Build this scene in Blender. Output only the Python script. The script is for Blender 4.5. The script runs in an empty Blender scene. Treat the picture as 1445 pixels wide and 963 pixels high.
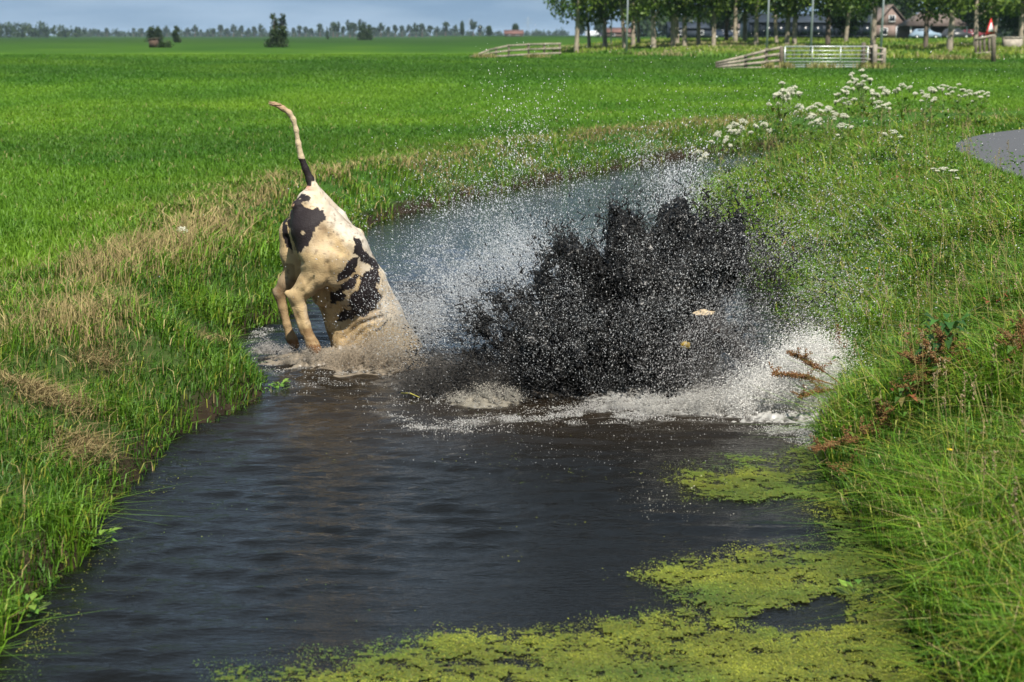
import bpy, bmesh, math, random
import numpy as np
from mathutils import Vector, Matrix

rng = np.random.default_rng(7)
random.seed(7)
scene = bpy.context.scene
COL = scene.collection

# ------------------------------------------------------------------ camera model
IMW, IMH, FPX, CAM_H, HORIZON = 1445.0, 963.0, 2300.0, 2.7, 50.0
PITCH = math.atan((IMH / 2 - HORIZON) / FPX)
CP, SP = math.cos(PITCH), math.sin(PITCH)


def ray(px, py):
    x = (px - IMW / 2) / FPX
    y = -(py - IMH / 2) / FPX
    return np.array([x, CP + y * SP, -SP + y * CP])


def at_z(px, py, z):
    r = ray(px, py)
    t = (z - CAM_H) / r[2]
    return np.array([0, 0, CAM_H]) + r * t


def at_y(px, py, Y):
    r = ray(px, py)
    return np.array([0, 0, CAM_H]) + r * (Y / r[1])


def project(P):
    q = P - np.array([0, 0, CAM_H])
    d = q[:, 1] * CP - q[:, 2] * SP
    u = q[:, 1] * SP + q[:, 2] * CP
    return IMW / 2 + FPX * q[:, 0] / d, IMH / 2 - FPX * u / d, d


# ------------------------------------------------------------------ noise
class VNoise:
    def __init__(self, seed):
        r = np.random.default_rng(seed)
        self.t = r.random((64, 64, 64)).astype(np.float32)

    def __call__(self, x, y, z):
        x, y, z = np.broadcast_arrays(x, y, z)
        xi, yi, zi = np.floor(x).astype(np.int64), np.floor(y).astype(np.int64), np.floor(z).astype(np.int64)
        fx, fy, fz = x - xi, y - yi, z - zi
        fx, fy, fz = [f * f * (3 - 2 * f) for f in (fx, fy, fz)]
        t = self.t
        def g(a, b, c):
            return t[(xi + a) & 63, (yi + b) & 63, (zi + c) & 63]
        c00 = g(0, 0, 0) * (1 - fx) + g(1, 0, 0) * fx
        c10 = g(0, 1, 0) * (1 - fx) + g(1, 1, 0) * fx
        c01 = g(0, 0, 1) * (1 - fx) + g(1, 0, 1) * fx
        c11 = g(0, 1, 1) * (1 - fx) + g(1, 1, 1) * fx
        c0 = c00 * (1 - fy) + c10 * fy
        c1 = c01 * (1 - fy) + c11 * fy
        return c0 * (1 - fz) + c1 * fz


VN = VNoise(3)


def fbm(x, y, z=0.0, octaves=4, gain=0.5):
    s, a, tot, f = 0.0, 1.0, 0.0, 1.0
    for k in range(octaves):
        s = s + a * VN(np.asarray(x) * f + 17.3 * k, np.asarray(y) * f + 5.1 * k, np.asarray(z) * f + 9.7 * k)
        tot += a
        a *= gain
        f *= 2.03
    return s / tot


def smooth(a, b, x):
    t = np.clip((np.asarray(x, float) - a) / (b - a), 0, 1)
    return t * t * (3 - 2 * t)


# ------------------------------------------------------------------ materials
def new_mat(name):
    m = bpy.data.materials.new(name)
    m.use_nodes = True
    nt = m.node_tree
    b = nt.nodes['Principled BSDF']
    return m, nt, b


def plain(name, col, rough=0.7, noise=0.25, scale=6.0, bump=0.0, metal=0.0, spec=0.5, detail=5.0):
    """Principled with a noise-varied base colour."""
    m, nt, b = new_mat(name)
    tc = nt.nodes.new('ShaderNodeTexCoord')
    n = nt.nodes.new('ShaderNodeTexNoise')
    n.inputs['Scale'].default_value = scale
    n.inputs['Detail'].default_value = detail
    nt.links.new(tc.outputs['Object'], n.inputs['Vector'])
    r = nt.nodes.new('ShaderNodeValToRGB')
    lo = [c * (1 - noise) for c in col]
    hi = [min(1, c * (1 + noise)) for c in col]
    r.color_ramp.elements[0].position = 0.3
    r.color_ramp.elements[1].position = 0.7
    r.color_ramp.elements[0].color = (*lo, 1)
    r.color_ramp.elements[1].color = (*hi, 1)
    nt.links.new(n.outputs['Fac'], r.inputs['Fac'])
    nt.links.new(r.outputs['Color'], b.inputs['Base Color'])
    b.inputs['Roughness'].default_value = rough
    b.inputs['Metallic'].default_value = metal
    b.inputs['Specular IOR Level'].default_value = spec
    if bump:
        bp = nt.nodes.new('ShaderNodeBump')
        bp.inputs['Strength'].default_value = bump
        bp.inputs['Distance'].default_value = 0.02
        nt.links.new(n.outputs['Fac'], bp.inputs['Height'])
        nt.links.new(bp.outputs['Normal'], b.inputs['Normal'])
    return m


def vcol_mat(name, rough=0.6, transl=0.0, spec=0.5, mottle=0.0, mscale=30.0, bump=0.0):
    """Principled whose base colour is the mesh's own 'col' attribute; optional translucency for leaves."""
    m, nt, b = new_mat(name)
    a = nt.nodes.new('ShaderNodeAttribute')
    a.attribute_name = 'col'
    src = a.outputs['Color']
    n = None
    if mottle or bump:
        tc = nt.nodes.new('ShaderNodeTexCoord')
        n = nt.nodes.new('ShaderNodeTexNoise')
        n.inputs['Scale'].default_value = mscale
        n.inputs['Detail'].default_value = 6
        nt.links.new(tc.outputs['Object'], n.inputs['Vector'])
    if mottle:
        mr = nt.nodes.new('ShaderNodeMapRange')
        mr.inputs['From Min'].default_value = 0.3
        mr.inputs['From Max'].default_value = 0.7
        mr.inputs['To Min'].default_value = 1 - mottle
        mr.inputs['To Max'].default_value = 1 + mottle
        nt.links.new(n.outputs['Fac'], mr.inputs['Value'])
        mx = nt.nodes.new('ShaderNodeVectorMath')
        mx.operation = 'SCALE'
        nt.links.new(a.outputs['Color'], mx.inputs[0])
        nt.links.new(mr.outputs['Result'], mx.inputs['Scale'])
        src = mx.outputs['Vector']
    if bump:
        bp = nt.nodes.new('ShaderNodeBump')
        bp.inputs['Strength'].default_value = bump
        bp.inputs['Distance'].default_value = 0.01
        nt.links.new(n.outputs['Fac'], bp.inputs['Height'])
        nt.links.new(bp.outputs['Normal'], b.inputs['Normal'])
    nt.links.new(src, b.inputs['Base Color'])
    b.inputs['Roughness'].default_value = rough
    b.inputs['Specular IOR Level'].default_value = spec
    if transl:
        tr = nt.nodes.new('ShaderNodeBsdfTranslucent')
        nt.links.new(src, tr.inputs['Color'])
        mix = nt.nodes.new('ShaderNodeMixShader')
        mix.inputs['Fac'].default_value = transl
        nt.links.new(b.outputs['BSDF'], mix.inputs[1])
        nt.links.new(tr.outputs['BSDF'], mix.inputs[2])
        nt.links.new(mix.outputs['Shader'], nt.nodes['Material Output'].inputs['Surface'])
    return m


# ------------------------------------------------------------------ mesh helpers
def raw_mesh(name, V, loops, sizes, mat=None, col=None, smooth_shade=False, mi=None):
    me = bpy.data.meshes.new(name)
    V = np.asarray(V, np.float32)
    loops = np.asarray(loops, np.int32).ravel()
    sizes = np.asarray(sizes, np.int32)
    me.vertices.add(len(V))
    me.vertices.foreach_set('co', V.ravel())
    me.loops.add(len(loops))
    me.loops.foreach_set('vertex_index', loops)
    me.polygons.add(len(sizes))
    starts = np.concatenate([[0], np.cumsum(sizes)[:-1]]).astype(np.int32)
    me.polygons.foreach_set('loop_start', starts)
    if smooth_shade:
        me.polygons.foreach_set('use_smooth', np.ones(len(sizes), bool))
    if mi is not None:
        me.polygons.foreach_set('material_index', np.asarray(mi, np.int32))
    me.update(calc_edges=True)
    me.validate()
    if col is not None:
        ca = me.color_attributes.new('col', 'FLOAT_COLOR', 'POINT')
        c = np.ones((len(V), 4), np.float32)
        c[:, :3] = col
        ca.data.foreach_set('color', c.ravel())
    for m_ in (mat if isinstance(mat, (list, tuple)) else [mat]):
        if m_ is not None:
            me.materials.append(m_)
    return me


def link(name, me, parent=None):
    o = bpy.data.objects.new(name, me)
    COL.objects.link(o)
    if parent is not None:
        o.parent = parent
    return o


def tag(o, label=None, cat=None, group=None, kind=None):
    if label: o['label'] = label
    if cat: o['category'] = cat
    if group: o['group'] = group
    if kind: o['kind'] = kind
    return o


def empty(name, loc, label, cat, group=None, rz=0.0):
    o = bpy.data.objects.new(name, None)
    COL.objects.link(o)
    o.location = loc
    o.rotation_euler = (0, 0, rz)
    return tag(o, label, cat, group)


def copy_tree(o, parent=None):
    c = o.copy()
    COL.objects.link(c)
    c.parent = parent
    for ch in list(o.children):
        copy_tree(ch, c)
    return c


class MB:
    """collects simple closed shapes into one mesh"""
    def __init__(self):
        self.V, self.F, self.C = [], [], []
        self.n = 0

    def add(self, V, F, col=None):
        V = np.asarray(V, float)
        self.V.append(V)
        self.F += [[i + self.n for i in f] for f in F]
        self.n += len(V)
        if col is not None:
            self.C.append(np.broadcast_to(np.asarray(col, float), (len(V), 3)))

    def box(self, c, s, rz=0.0, tilt=None, jit=0.0, col=None):
        sx, sy, sz = [v / 2 for v in s]
        P = np.array([[x * sx, y * sy, z * sz] for z in (-1, 1) for y in (-1, 1) for x in (-1, 1)], float)
        if jit: P += rng.normal(0, jit, P.shape)
        if tilt is not None: P = P @ np.array(tilt).T
        if rz:
            c_, s_ = math.cos(rz), math.sin(rz)
            P = P @ np.array([[c_, -s_, 0], [s_, c_, 0], [0, 0, 1]]).T
        self.add(P + np.asarray(c, float), [(0, 2, 3, 1), (4, 5, 7, 6), (0, 1, 5, 4), (2, 6, 7, 3), (0, 4, 6, 2), (1, 3, 7, 5)], col)

    def beam(self, a, b, w, h, col=None):
        """rectangular bar from a to b, w sideways, h upright"""
        a, b = np.asarray(a, float), np.asarray(b, float)
        d = b - a
        L = np.linalg.norm(d); d = d / L
        up = np.array([0, 0, 1.0]) if abs(d[2]) < 0.95 else np.array([0, 1.0, 0])
        s = np.cross(d, up); s /= np.linalg.norm(s)
        u = np.cross(s, d)
        P = [e + s * (i * w / 2) + u * (j * h / 2) for e in (a, b) for j in (-1, 1) for i in (-1, 1)]
        self.add(P, [(0, 2, 3, 1), (4, 5, 7, 6), (0, 1, 5, 4), (2, 6, 7, 3), (0, 4, 6, 2), (1, 3, 7, 5)], col)

    def tube(self, pts, rad, n=8, col=None, cap=True):
        pts = np.asarray(pts, float)
        rad = np.broadcast_to(np.asarray(rad, float), (len(pts),))
        V = []
        t = np.gradient(pts, axis=0)
        t /= np.linalg.norm(t, axis=1)[:, None] + 1e-9
        ref = np.array([0.0, 1.0, 0.03]) if abs(t[0][1]) < 0.8 else np.array([1.0, 0, 0.03])
        for p, tt, r in zip(pts, t, rad):
            s = np.cross(tt, ref); s /= np.linalg.norm(s) + 1e-9
            u = np.cross(tt, s)
            for k in range(n):
                a = 2 * math.pi * k / n
                V.append(p + r * (math.cos(a) * s + math.sin(a) * u))
        F = []
        m = len(pts)
        for i in range(m - 1):
            for k in range(n):
                F.append((i * n + k, i * n + (k + 1) % n, (i + 1) * n + (k + 1) % n, (i + 1) * n + k))
        if cap:
            F.append(tuple(range(n))[::-1])
            F.append(tuple((m - 1) * n + k for k in range(n)))
        if col is not None and np.ndim(col) == 2:
            col = np.repeat(np.asarray(col, float), n, axis=0)
        self.add(V, F, col)

    def mesh(self, name, mat, smooth_shade=False):
        V = np.concatenate(self.V)
        loops = [i for f in self.F for i in f]
        sizes = [len(f) for f in self.F]
        col = np.concatenate(self.C) if self.C else None
        return raw_mesh(name, V, loops, sizes, mat, col, smooth_shade)

    def build(self, name, mat, parent=None, smooth_shade=False):
        return link(name, self.mesh(name, mat, smooth_shade), parent)


def tensor_grid(xs, ys):
    X, Y = np.meshgrid(xs, ys)
    nx, ny = len(xs), len(ys)
    i = np.arange(nx * ny).reshape(ny, nx)
    q = np.stack([i[:-1, :-1], i[:-1, 1:], i[1:, 1:], i[1:, :-1]], -1).reshape(-1, 4)
    return X.ravel(), Y.ravel(), q


def octa_mesh(P, r, stretch=None, dirs=None, col=None, name='drops', mat=None):
    """many small octahedral drops, elongated along dirs by stretch"""
    n = len(P)
    r = np.broadcast_to(np.asarray(r, float), (n,))
    if dirs is None:
        dirs = rng.normal(size=(n, 3))
    d = dirs / (np.linalg.norm(dirs, axis=1)[:, None] + 1e-9)
    a = np.cross(d, rng.normal(size=(n, 3)))
    a /= np.linalg.norm(a, axis=1)[:, None] + 1e-9
    b = np.cross(d, a)
    st = np.broadcast_to(np.asarray(1.0 if stretch is None else stretch, float), (n,))
    rr = r[:, None]
    V = np.stack([P + d * rr * st[:, None], P - d * rr * st[:, None], P + a * rr, P - a * rr, P + b * rr, P - b * rr], 1).reshape(-1, 3)
    f = np.array([[0, 2, 4], [0, 4, 3], [0, 3, 5], [0, 5, 2], [1, 4, 2], [1, 3, 4], [1, 5, 3], [1, 2, 5]])
    F = (f[None] + (np.arange(n) * 6)[:, None, None]).reshape(-1, 3)
    c = None if col is None else np.repeat(np.broadcast_to(col, (n, 3)), 6, axis=0)
    return raw_mesh(name, V, F, np.full(len(F), 3), mat, c, True)


# signed-distance modelling -> surface nets
def surface_nets(D, origin, h):
    inside = D < 0
    nx, ny, nz = D.shape
    acc = np.zeros((nx - 1, ny - 1, nz - 1, 3), np.float32)
    cnt = np.zeros((nx - 1, ny - 1, nz - 1), np.float32)
    sl = lambda o, n: slice(o, o + n - 1)
    corners = [(i, j, k) for i in (0, 1) for j in (0, 1) for k in (0, 1)]
    for a in corners:
        for ax in range(3):
            if a[ax] == 1: continue
            b = list(a); b[ax] = 1
            A = D[sl(a[0], nx), sl(a[1], ny), sl(a[2], nz)]
            B = D[sl(b[0], nx), sl(b[1], ny), sl(b[2], nz)]
            cr = (A < 0) != (B < 0)
            den = np.where(cr, A - B, 1)
            t = np.where(cr, A / den, 0)
            for c in range(3):
                acc[..., c] += np.where(cr, a[c] + (t if c == ax else 0), 0)
            cnt += cr
    act = cnt > 0
    idx = -np.ones(act.shape, np.int64)
    idx[act] = np.arange(act.sum())
    cell = np.argwhere(act)
    V = (cell + acc[act] / cnt[act][:, None]) * h + np.asarray(origin)
    quads = []
    for ax in range(3):
        u, v = [(1, 2), (2, 0), (0, 1)][ax]
        s0 = [slice(1, -1)] * 3
        s0[ax] = slice(0, -1)
        s1 = list(s0); s1[ax] = slice(1, None)
        A, B = inside[tuple(s0)], inside[tuple(s1)]
        for flip, mask in ((0, A & ~B), (1, ~A & B)):
            p = np.argwhere(mask)
            if not len(p): continue
            off = np.array([1, 1, 1]); off[ax] = 0
            p = p + off
            def get(du, dv):
                q = p.copy()
                q[:, u] -= du
                q[:, v] -= dv
                return idx[q[:, 0], q[:, 1], q[:, 2]]
            q = np.stack([get(1, 1), get(0, 1), get(0, 0), get(1, 0)], 1)
            quads.append(q[:, ::-1] if flip else q)
    Q = np.concatenate(quads)
    Q = Q[(Q >= 0).all(1)]
    return V, Q


def smin(a, b, k):
    h = np.clip(0.5 + 0.5 * (b - a) / k, 0, 1)
    return b * (1 - h) + a * h - k * h * (1 - h)


def cone_sdf(P, a, b, ra, rb):
    ab = b - a
    t = np.clip(((P - a) @ ab) / (ab @ ab), 0, 1)
    d = P - a - t[..., None] * ab
    return np.sqrt((d * d).sum(-1)) - (ra + (rb - ra) * t)


# ------------------------------------------------------------------ camera, light, sky
cam = bpy.data.cameras.new('camera')
cam.sensor_width = 36.0
cam.lens = FPX / IMW * 36.0
cam.clip_start = 0.1
cam.clip_end = 20000
cam.dof.use_dof = True
cam.dof.focus_distance = 12.8
cam.dof.aperture_fstop = 3.2
camo = bpy.data.objects.new('camera', cam)
COL.objects.link(camo)
camo.location = (0, 0, CAM_H)
camo.rotation_euler = (math.pi / 2 - PITCH, 0, 0)
scene.camera = camo

SUN_EL = math.radians(54)
SUN_AZ = math.radians(162)      # compass-like: 0 = +Y, clockwise; the sun stands high behind the camera on its right
sd = np.array([math.sin(SUN_AZ) * math.cos(SUN_EL), math.cos(SUN_AZ) * math.cos(SUN_EL), math.sin(SUN_EL)])
sun = bpy.data.lights.new('sun', 'SUN')
sun.energy = 5.0
sun.angle = math.radians(0.5)
sun.color = (1.0, 0.94, 0.84)
suno = bpy.data.objects.new('sun', sun)
COL.objects.link(suno)
suno.rotation_euler = Vector(-sd).to_track_quat('-Z', 'Y').to_euler()
suno.location = (-20, -20, 40)

world = bpy.data.worlds.new('World')
scene.world = world
world.use_nodes = True
nt = world.node_tree
bg = nt.nodes['Background']
bg.inputs['Strength'].default_value = 0.08
sky = nt.nodes.new('ShaderNodeTexSky')
sky.sky_type = 'NISHITA'
sky.sun_disc = False
sky.sun_elevation = SUN_EL
sky.sun_rotation = SUN_AZ
sky.air_density = 1.0
sky.dust_density = 0.6
sky.ozone_density = 2.0
# broken cloud over the blue: soft banks, greyer undersides
tc = nt.nodes.new('ShaderNodeTexCoord')
mp = nt.nodes.new('ShaderNodeMapping')
mp.inputs['Scale'].default_value = (1.6, 1.6, 9.0)
nt.links.new(tc.outputs['Generated'], mp.inputs['Vector'])
cn = nt.nodes.new('ShaderNodeTexNoise')
cn.inputs['Scale'].default_value = 2.6
cn.inputs['Detail'].default_value = 7
cn.inputs['Roughness'].default_value = 0.55
nt.links.new(mp.outputs['Vector'], cn.inputs['Vector'])
cr = nt.nodes.new('ShaderNodeValToRGB')
cr.color_ramp.elements[0].position = 0.36
cr.color_ramp.elements[0].color = (0.92, 0.92, 0.92, 1)
cr.color_ramp.elements[1].position = 0.66
cr.color_ramp.elements[1].color = (1, 1, 1, 1)
nt.links.new(cn.outputs['Fac'], cr.inputs['Fac'])
cloudc = nt.nodes.new('ShaderNodeValToRGB')
cloudc.color_ramp.elements[0].position = 0.42
cloudc.color_ramp.elements[0].color = (0.175, 0.29, 0.44, 1)
cloudc.color_ramp.elements[1].position = 0.72
cloudc.color_ramp.elements[1].color = (0.33, 0.455, 0.61, 1)
cn2 = nt.nodes.new('ShaderNodeTexNoise')
cn2.inputs['Scale'].default_value = 4.4
cn2.inputs['Detail'].default_value = 8
nt.links.new(mp.outputs['Vector'], cn2.inputs['Vector'])
nt.links.new(cn2.outputs['Fac'], cloudc.inputs['Fac'])
mixc = nt.nodes.new('ShaderNodeMix')
mixc.data_type = 'RGBA'
nt.links.new(cr.outputs['Color'], mixc.inputs[0])
nt.links.new(sky.outputs['Color'], mixc.inputs[6])
csc = nt.nodes.new('ShaderNodeVectorMath')
csc.operation = 'SCALE'
csc.inputs['Scale'].default_value = 9.4
nt.links.new(cloudc.outputs['Color'], csc.inputs[0])
# higher up the cloud thickens to a duller grey
sx_ = nt.nodes.new('ShaderNodeSeparateXYZ')
nt.links.new(tc.outputs['Generated'], sx_.inputs[0])
el = nt.nodes.new('ShaderNodeMapRange')
el.inputs['From Min'].default_value = 0.03
el.inputs['From Max'].default_value = 0.26
nt.links.new(sx_.outputs['Z'], el.inputs['Value'])
gm = nt.nodes.new('ShaderNodeMix')
gm.data_type = 'RGBA'
gm.inputs[7].default_value = (2.45, 3.30, 4.25, 1)
nt.links.new(el.outputs['Result'], gm.inputs[0])
nt.links.new(csc.outputs['Vector'], gm.inputs[6])
nt.links.new(gm.outputs[2], mixc.inputs[7])
nt.links.new(mixc.outputs[2], bg.inputs['Color'])

scene.view_settings.view_transform = 'Standard'
scene.view_settings.look = 'None'
scene.view_settings.gamma = 1.0
scene.view_settings.use_curve_mapping = False
scene.view_settings.exposure = 0.65
scene.render.engine = 'CYCLES'
scene.cycles.max_bounces = 6
scene.cycles.diffuse_bounces = 3
scene.cycles.glossy_bounces = 3
scene.cycles.transmission_bounces = 3
scene.cycles.transparent_max_bounces = 6
scene.cycles.caustics_reflective = False
scene.cycles.caustics_refractive = False

# ------------------------------------------------------------------ lie of the land
LEFT_EDGE = np.array([(-2.5, -6), (-2.4, 3), (-2.32, 6.6), (-2.36, 7.4), (-2.28, 8.2), (-2.4, 9.1), (-2.3, 9.9), (-2.36, 10.8), (-2.12, 11.4),
                      (-1.88, 12.1), (-2.1, 13.0), (-2.5, 13.8), (-2.55, 14.7), (-2.25, 15.6), (-2.1, 17.5), (-2.3, 20.0), (-2.2, 22.4), (-1.93, 24.2), (-1.0, 27.0),
                      (0.5, 30.4), (2.0, 33.4), (3.4, 36.2), (6, 40), (10, 43.5), (20, 48), (45, 59)], float)
RIGHT_EDGE = np.array([(1.9, -6), (1.85, 3), (1.83, 6.5), (1.9, 7.3), (2.05, 8.0), (1.94, 8.8), (1.98, 9.7), (2.12, 10.8), (2.42, 12.1), (2.6, 14),
                       (2.66, 16), (2.66, 20), (2.75, 24), (3.4, 27.5), (4.9, 30.5), (7.0, 33.6), (10, 36.8), (14, 39.5), (22, 43.5), (47, 54.5)], float)


def poly_dist(X, Y, L):
    best = np.full(X.shape, 1e9)
    for (ax, ay), (bx, by) in zip(L[:-1], L[1:]):
        dx, dy = bx - ax, by - ay
        t = np.clip(((X - ax) * dx + (Y - ay) * dy) / (dx * dx + dy * dy), 0, 1)
        best = np.minimum(best, np.hypot(X - ax - t * dx, Y - ay - t * dy))
    return best


def in_poly(X, Y, L):
    c = np.zeros(X.shape, bool)
    n = len(L)
    for i in range(n):
        x0, y0 = L[i]
        x1, y1 = L[(i + 1) % n]
        if y0 == y1: continue
        k = ((y0 > Y) != (y1 > Y)) & (X < (x1 - x0) * (Y - y0) / (y1 - y0) + x0)
        c ^= k
    return c


DITCH = np.concatenate([LEFT_EDGE, RIGHT_EDGE[::-1]])


def bank(X, Y):
    """(signed distance from the water's edge, + on land; True on the road's side of the ditch)"""
    dl, dr = poly_dist(X, Y, LEFT_EDGE), poly_dist(X, Y, RIGHT_EDGE)
    ins = in_poly(X, Y, DITCH)
    d = np.minimum(dl, dr) * np.where(ins, -1, 1)
    return d, (dr < dl) & (Y < 60)


def ground_z(X, Y, d=None, right=None):
    X, Y = np.asarray(X, float), np.asarray(Y, float)
    if d is None:
        d, right = bank(X, Y)
    wob = fbm(X * 0.9, Y * 0.9, 2.0, 3) - 0.5
    dd = d + wob * 0.5 * smooth(0.1, 0.8, d)
    zl = (0.52 + 0.46 * smooth(36, 86, Y)) * (0.30 * smooth(-0.05, 0.16, dd) + 0.70 * smooth(0.05, 1.35, dd))
    zr = 0.98 * (0.22 * smooth(-0.05, 0.16, dd) + 0.50 * smooth(0.0, 1.6, dd) + 0.28 * smooth(0.8, 3.4, dd))
    z = np.where(right, zr, zl)
    z = np.where(d < 0, -0.6 * smooth(0.0, 0.7, -d) - 0.03, z)
    z = z + 0.16 * wob * smooth(0.1, 0.6, d) * (1 - 0.75 * smooth(2.0, 5, d))
    # the land climbs a little to the farm road at the far side
    rise = smooth(92, 205, Y) * smooth(2, 26, X + 0.06 * (Y - 100))
    z = z + 1.15 * rise
    return z


ROAD_L = np.array([(6.15, -10), (6.1, 5), (6.1, 12), (6.1, 19.5), (6.3, 22.4), (6.65, 25), (7.6, 28), (9.5, 30.8), (13, 33.6), (20, 37.2), (45, 48.5)], float)


def offset_line(L, w):
    t = np.gradient(L, axis=0)
    t /= np.linalg.norm(t, axis=1)[:, None]
    return L + np.stack([t[:, 1], -t[:, 0]], 1) * w


def refine(L, n):
    L = np.asarray(L, float)
    s = np.concatenate([[0], np.cumsum(np.linalg.norm(np.diff(L, axis=0), axis=1))])
    u = np.linspace(0, s[-1], n)
    out = np.stack([np.interp(u, s, L[:, k]) for k in range(L.shape[1])], 1)
    for _ in range(6):
        out[1:-1] = (out[:-2] + 2 * out[1:-1] + out[2:]) / 4
    return out


ROAD_L = refine(ROAD_L, 90)
ROAD_R = offset_line(ROAD_L, 3.4)
ROAD_POLY = np.concatenate([ROAD_L, ROAD_R[::-1]])


def grow(a, b, step, f):
    out = [a]
    while out[-1] < b:
        out.append(out[-1] + step)
        step *= f
    return np.array(out)


xs = np.concatenate([-grow(9, 6500, 0.4, 1.09)[::-1], np.arange(-8.9, 12.0, 0.11), grow(12.1, 6500, 0.4, 1.09)])
ys = np.concatenate([-grow(6, 300, 1.0, 1.3)[::-1], np.arange(-5, 4, 0.5), np.arange(4.0, 45, 0.12), grow(45.2, 9000, 0.4, 1.05)])
X, Y, q = tensor_grid(xs, ys)
d, right = bank(X, Y)
Z = ground_z(X, Y, d, right)
onroad = in_poly(X, Y, ROAD_POLY)
Z = np.where(onroad, np.minimum(Z, 0.97) - 0.05, Z)

# what covers the soil: turf colour, straw, bare mud - and cloud shadow painted into the far meadow
SOIL = np.array([0.045, 0.032, 0.020])
TURF = np.array([0.036, 0.105, 0.010])
LUSH = np.array([0.030, 0.088, 0.010])
STRAW = np.array([0.20, 0.155, 0.060])


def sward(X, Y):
    """the meadow's colour: strips of differently grown grass, running across, with patches of paler growth and cloud shadow painted on the farthest strips"""
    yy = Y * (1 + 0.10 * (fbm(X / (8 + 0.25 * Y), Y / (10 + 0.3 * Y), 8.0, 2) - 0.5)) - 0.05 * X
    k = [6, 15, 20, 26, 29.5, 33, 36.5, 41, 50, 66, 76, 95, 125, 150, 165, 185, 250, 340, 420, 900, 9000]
    v = [.92, .98, 1.0, .94, .80, .72, .80, .96, 1.0, 1.0, .80, .74, .80, .98, .95, .74, .66, .60, .48, .42, .40]  # brightness per strip; the farthest are darkened as painted cloud shadow
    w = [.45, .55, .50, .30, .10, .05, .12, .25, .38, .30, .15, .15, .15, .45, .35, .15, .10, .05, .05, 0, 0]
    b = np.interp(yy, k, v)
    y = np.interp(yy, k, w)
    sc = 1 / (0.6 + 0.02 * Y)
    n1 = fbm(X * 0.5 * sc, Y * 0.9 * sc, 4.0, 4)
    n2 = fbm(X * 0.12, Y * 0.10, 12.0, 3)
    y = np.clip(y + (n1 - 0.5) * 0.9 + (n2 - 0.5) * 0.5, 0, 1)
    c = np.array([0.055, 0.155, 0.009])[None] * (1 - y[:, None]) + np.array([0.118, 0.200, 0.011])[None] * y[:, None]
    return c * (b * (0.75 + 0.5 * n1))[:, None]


n2 = fbm(X * 0.6, Y * 0.6, 4.0, 4)
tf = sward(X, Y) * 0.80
bankw = (1 - smooth(1.0, 2.4, d + (n2 - 0.5) * 1.5))[:, None]
sw_ = np.where(Y > 17, 0.15, 0.5)[:, None]
gc = tf * (1 - bankw) + (SOIL[None] * sw_ + LUSH[None] * (1 - sw_)) * bankw
mud = (1 - smooth(0.05, 0.35, d))[:, None]
gc = gc * (1 - mud) + SOIL[None] * 0.55 * mud
m_ground = vcol_mat('meadow_ground', rough=0.95, spec=0.1, mottle=0.35, mscale=7.0, bump=0.5)
ground = link('ground', raw_mesh('ground', np.stack([X, Y, Z], 1), q, np.full(len(q), 4), m_ground, gc, True))
tag(ground, 'flat green meadow with the banks of the ditch', None, None, 'structure')

# road
rl = np.column_stack([ROAD_L, np.full(len(ROAD_L), 0.0)])
cross = np.linspace(0, 1, 9)
RV = []
for a, b in zip(ROAD_L, ROAD_R):
    for c in cross:
        p = a * (1 - c) + b * c
        RV.append((p[0], p[1], 0.985 + 0.05 * (1 - (2 * c - 1) ** 2)))
RV = np.array(RV)
i = np.arange(len(RV)).reshape(len(ROAD_L), 9)
q = np.stack([i[:-1, :-1], i[:-1, 1:], i[1:, 1:], i[1:, :-1]], -1).reshape(-1, 4)
m_asph = plain('asphalt', (0.075, 0.077, 0.083), rough=0.85, noise=0.35, scale=40, bump=0.4)
road = link('road', raw_mesh('road', RV, q, np.full(len(q), 4), m_asph, None, True))
tag(road, 'grey asphalt lane bending away behind the bank', None, None, 'structure')

# ------------------------------------------------------------------ water
m_water, nt, b = new_mat('ditch_water')
wa = nt.nodes.new('ShaderNodeAttribute')
wa.attribute_name = 'col'
nt.links.new(wa.outputs['Color'], b.inputs['Base Color'])
b.inputs['Roughness'].default_value = 0.012
b.inputs['IOR'].default_value = 1.333
tc = nt.nodes.new('ShaderNodeTexCoord')
mp = nt.nodes.new('ShaderNodeMapping')
mp.inputs['Scale'].default_value = (7.0, 22.0, 1.0)
nt.links.new(tc.outputs['Object'], mp.inputs['Vector'])
n = nt.nodes.new('ShaderNodeTexNoise')
n.inputs['Scale'].default_value = 1.6
n.inputs['Detail'].default_value = 4
n.inputs['Roughness'].default_value = 0.55
nt.links.new(mp.outputs['Vector'], n.inputs['Vector'])
bp = nt.nodes.new('ShaderNodeBump')
bp.inputs['Distance'].default_value = 0.022
sep = nt.nodes.new('ShaderNodeSeparateXYZ')
nt.links.new(tc.outputs['Object'], sep.inputs[0])
shel = nt.nodes.new('ShaderNodeMapRange')       # the sheltered reach past the bend is calmer
shel.inputs['From Min'].default_value = 10.0
shel.inputs['From Max'].default_value = 17.0
shel.inputs['To Min'].default_value = 0.42
shel.inputs['To Max'].default_value = 0.16
nt.links.new(sep.outputs['Y'], shel.inputs['Value'])
nt.links.new(shel.outputs['Result'], bp.inputs['Strength'])
n2_ = nt.nodes.new('ShaderNodeTexNoise')
n2_.inputs['Scale'].default_value = 4.2
n2_.inputs['Detail'].default_value = 3
nt.links.new(mp.outputs['Vector'], n2_.inputs['Vector'])
ad = nt.nodes.new('ShaderNodeMath')
ad.operation = 'MULTIPLY_ADD'
ad.inputs[1].default_value = 0.30
nt.links.new(n2_.outputs['Fac'], ad.inputs[0])
nt.links.new(n.outputs['Fac'], ad.inputs[2])
nt.links.new(ad.outputs['Value'], bp.inputs['Height'])
nt.links.new(bp.outputs['Normal'], b.inputs['Normal'])

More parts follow.
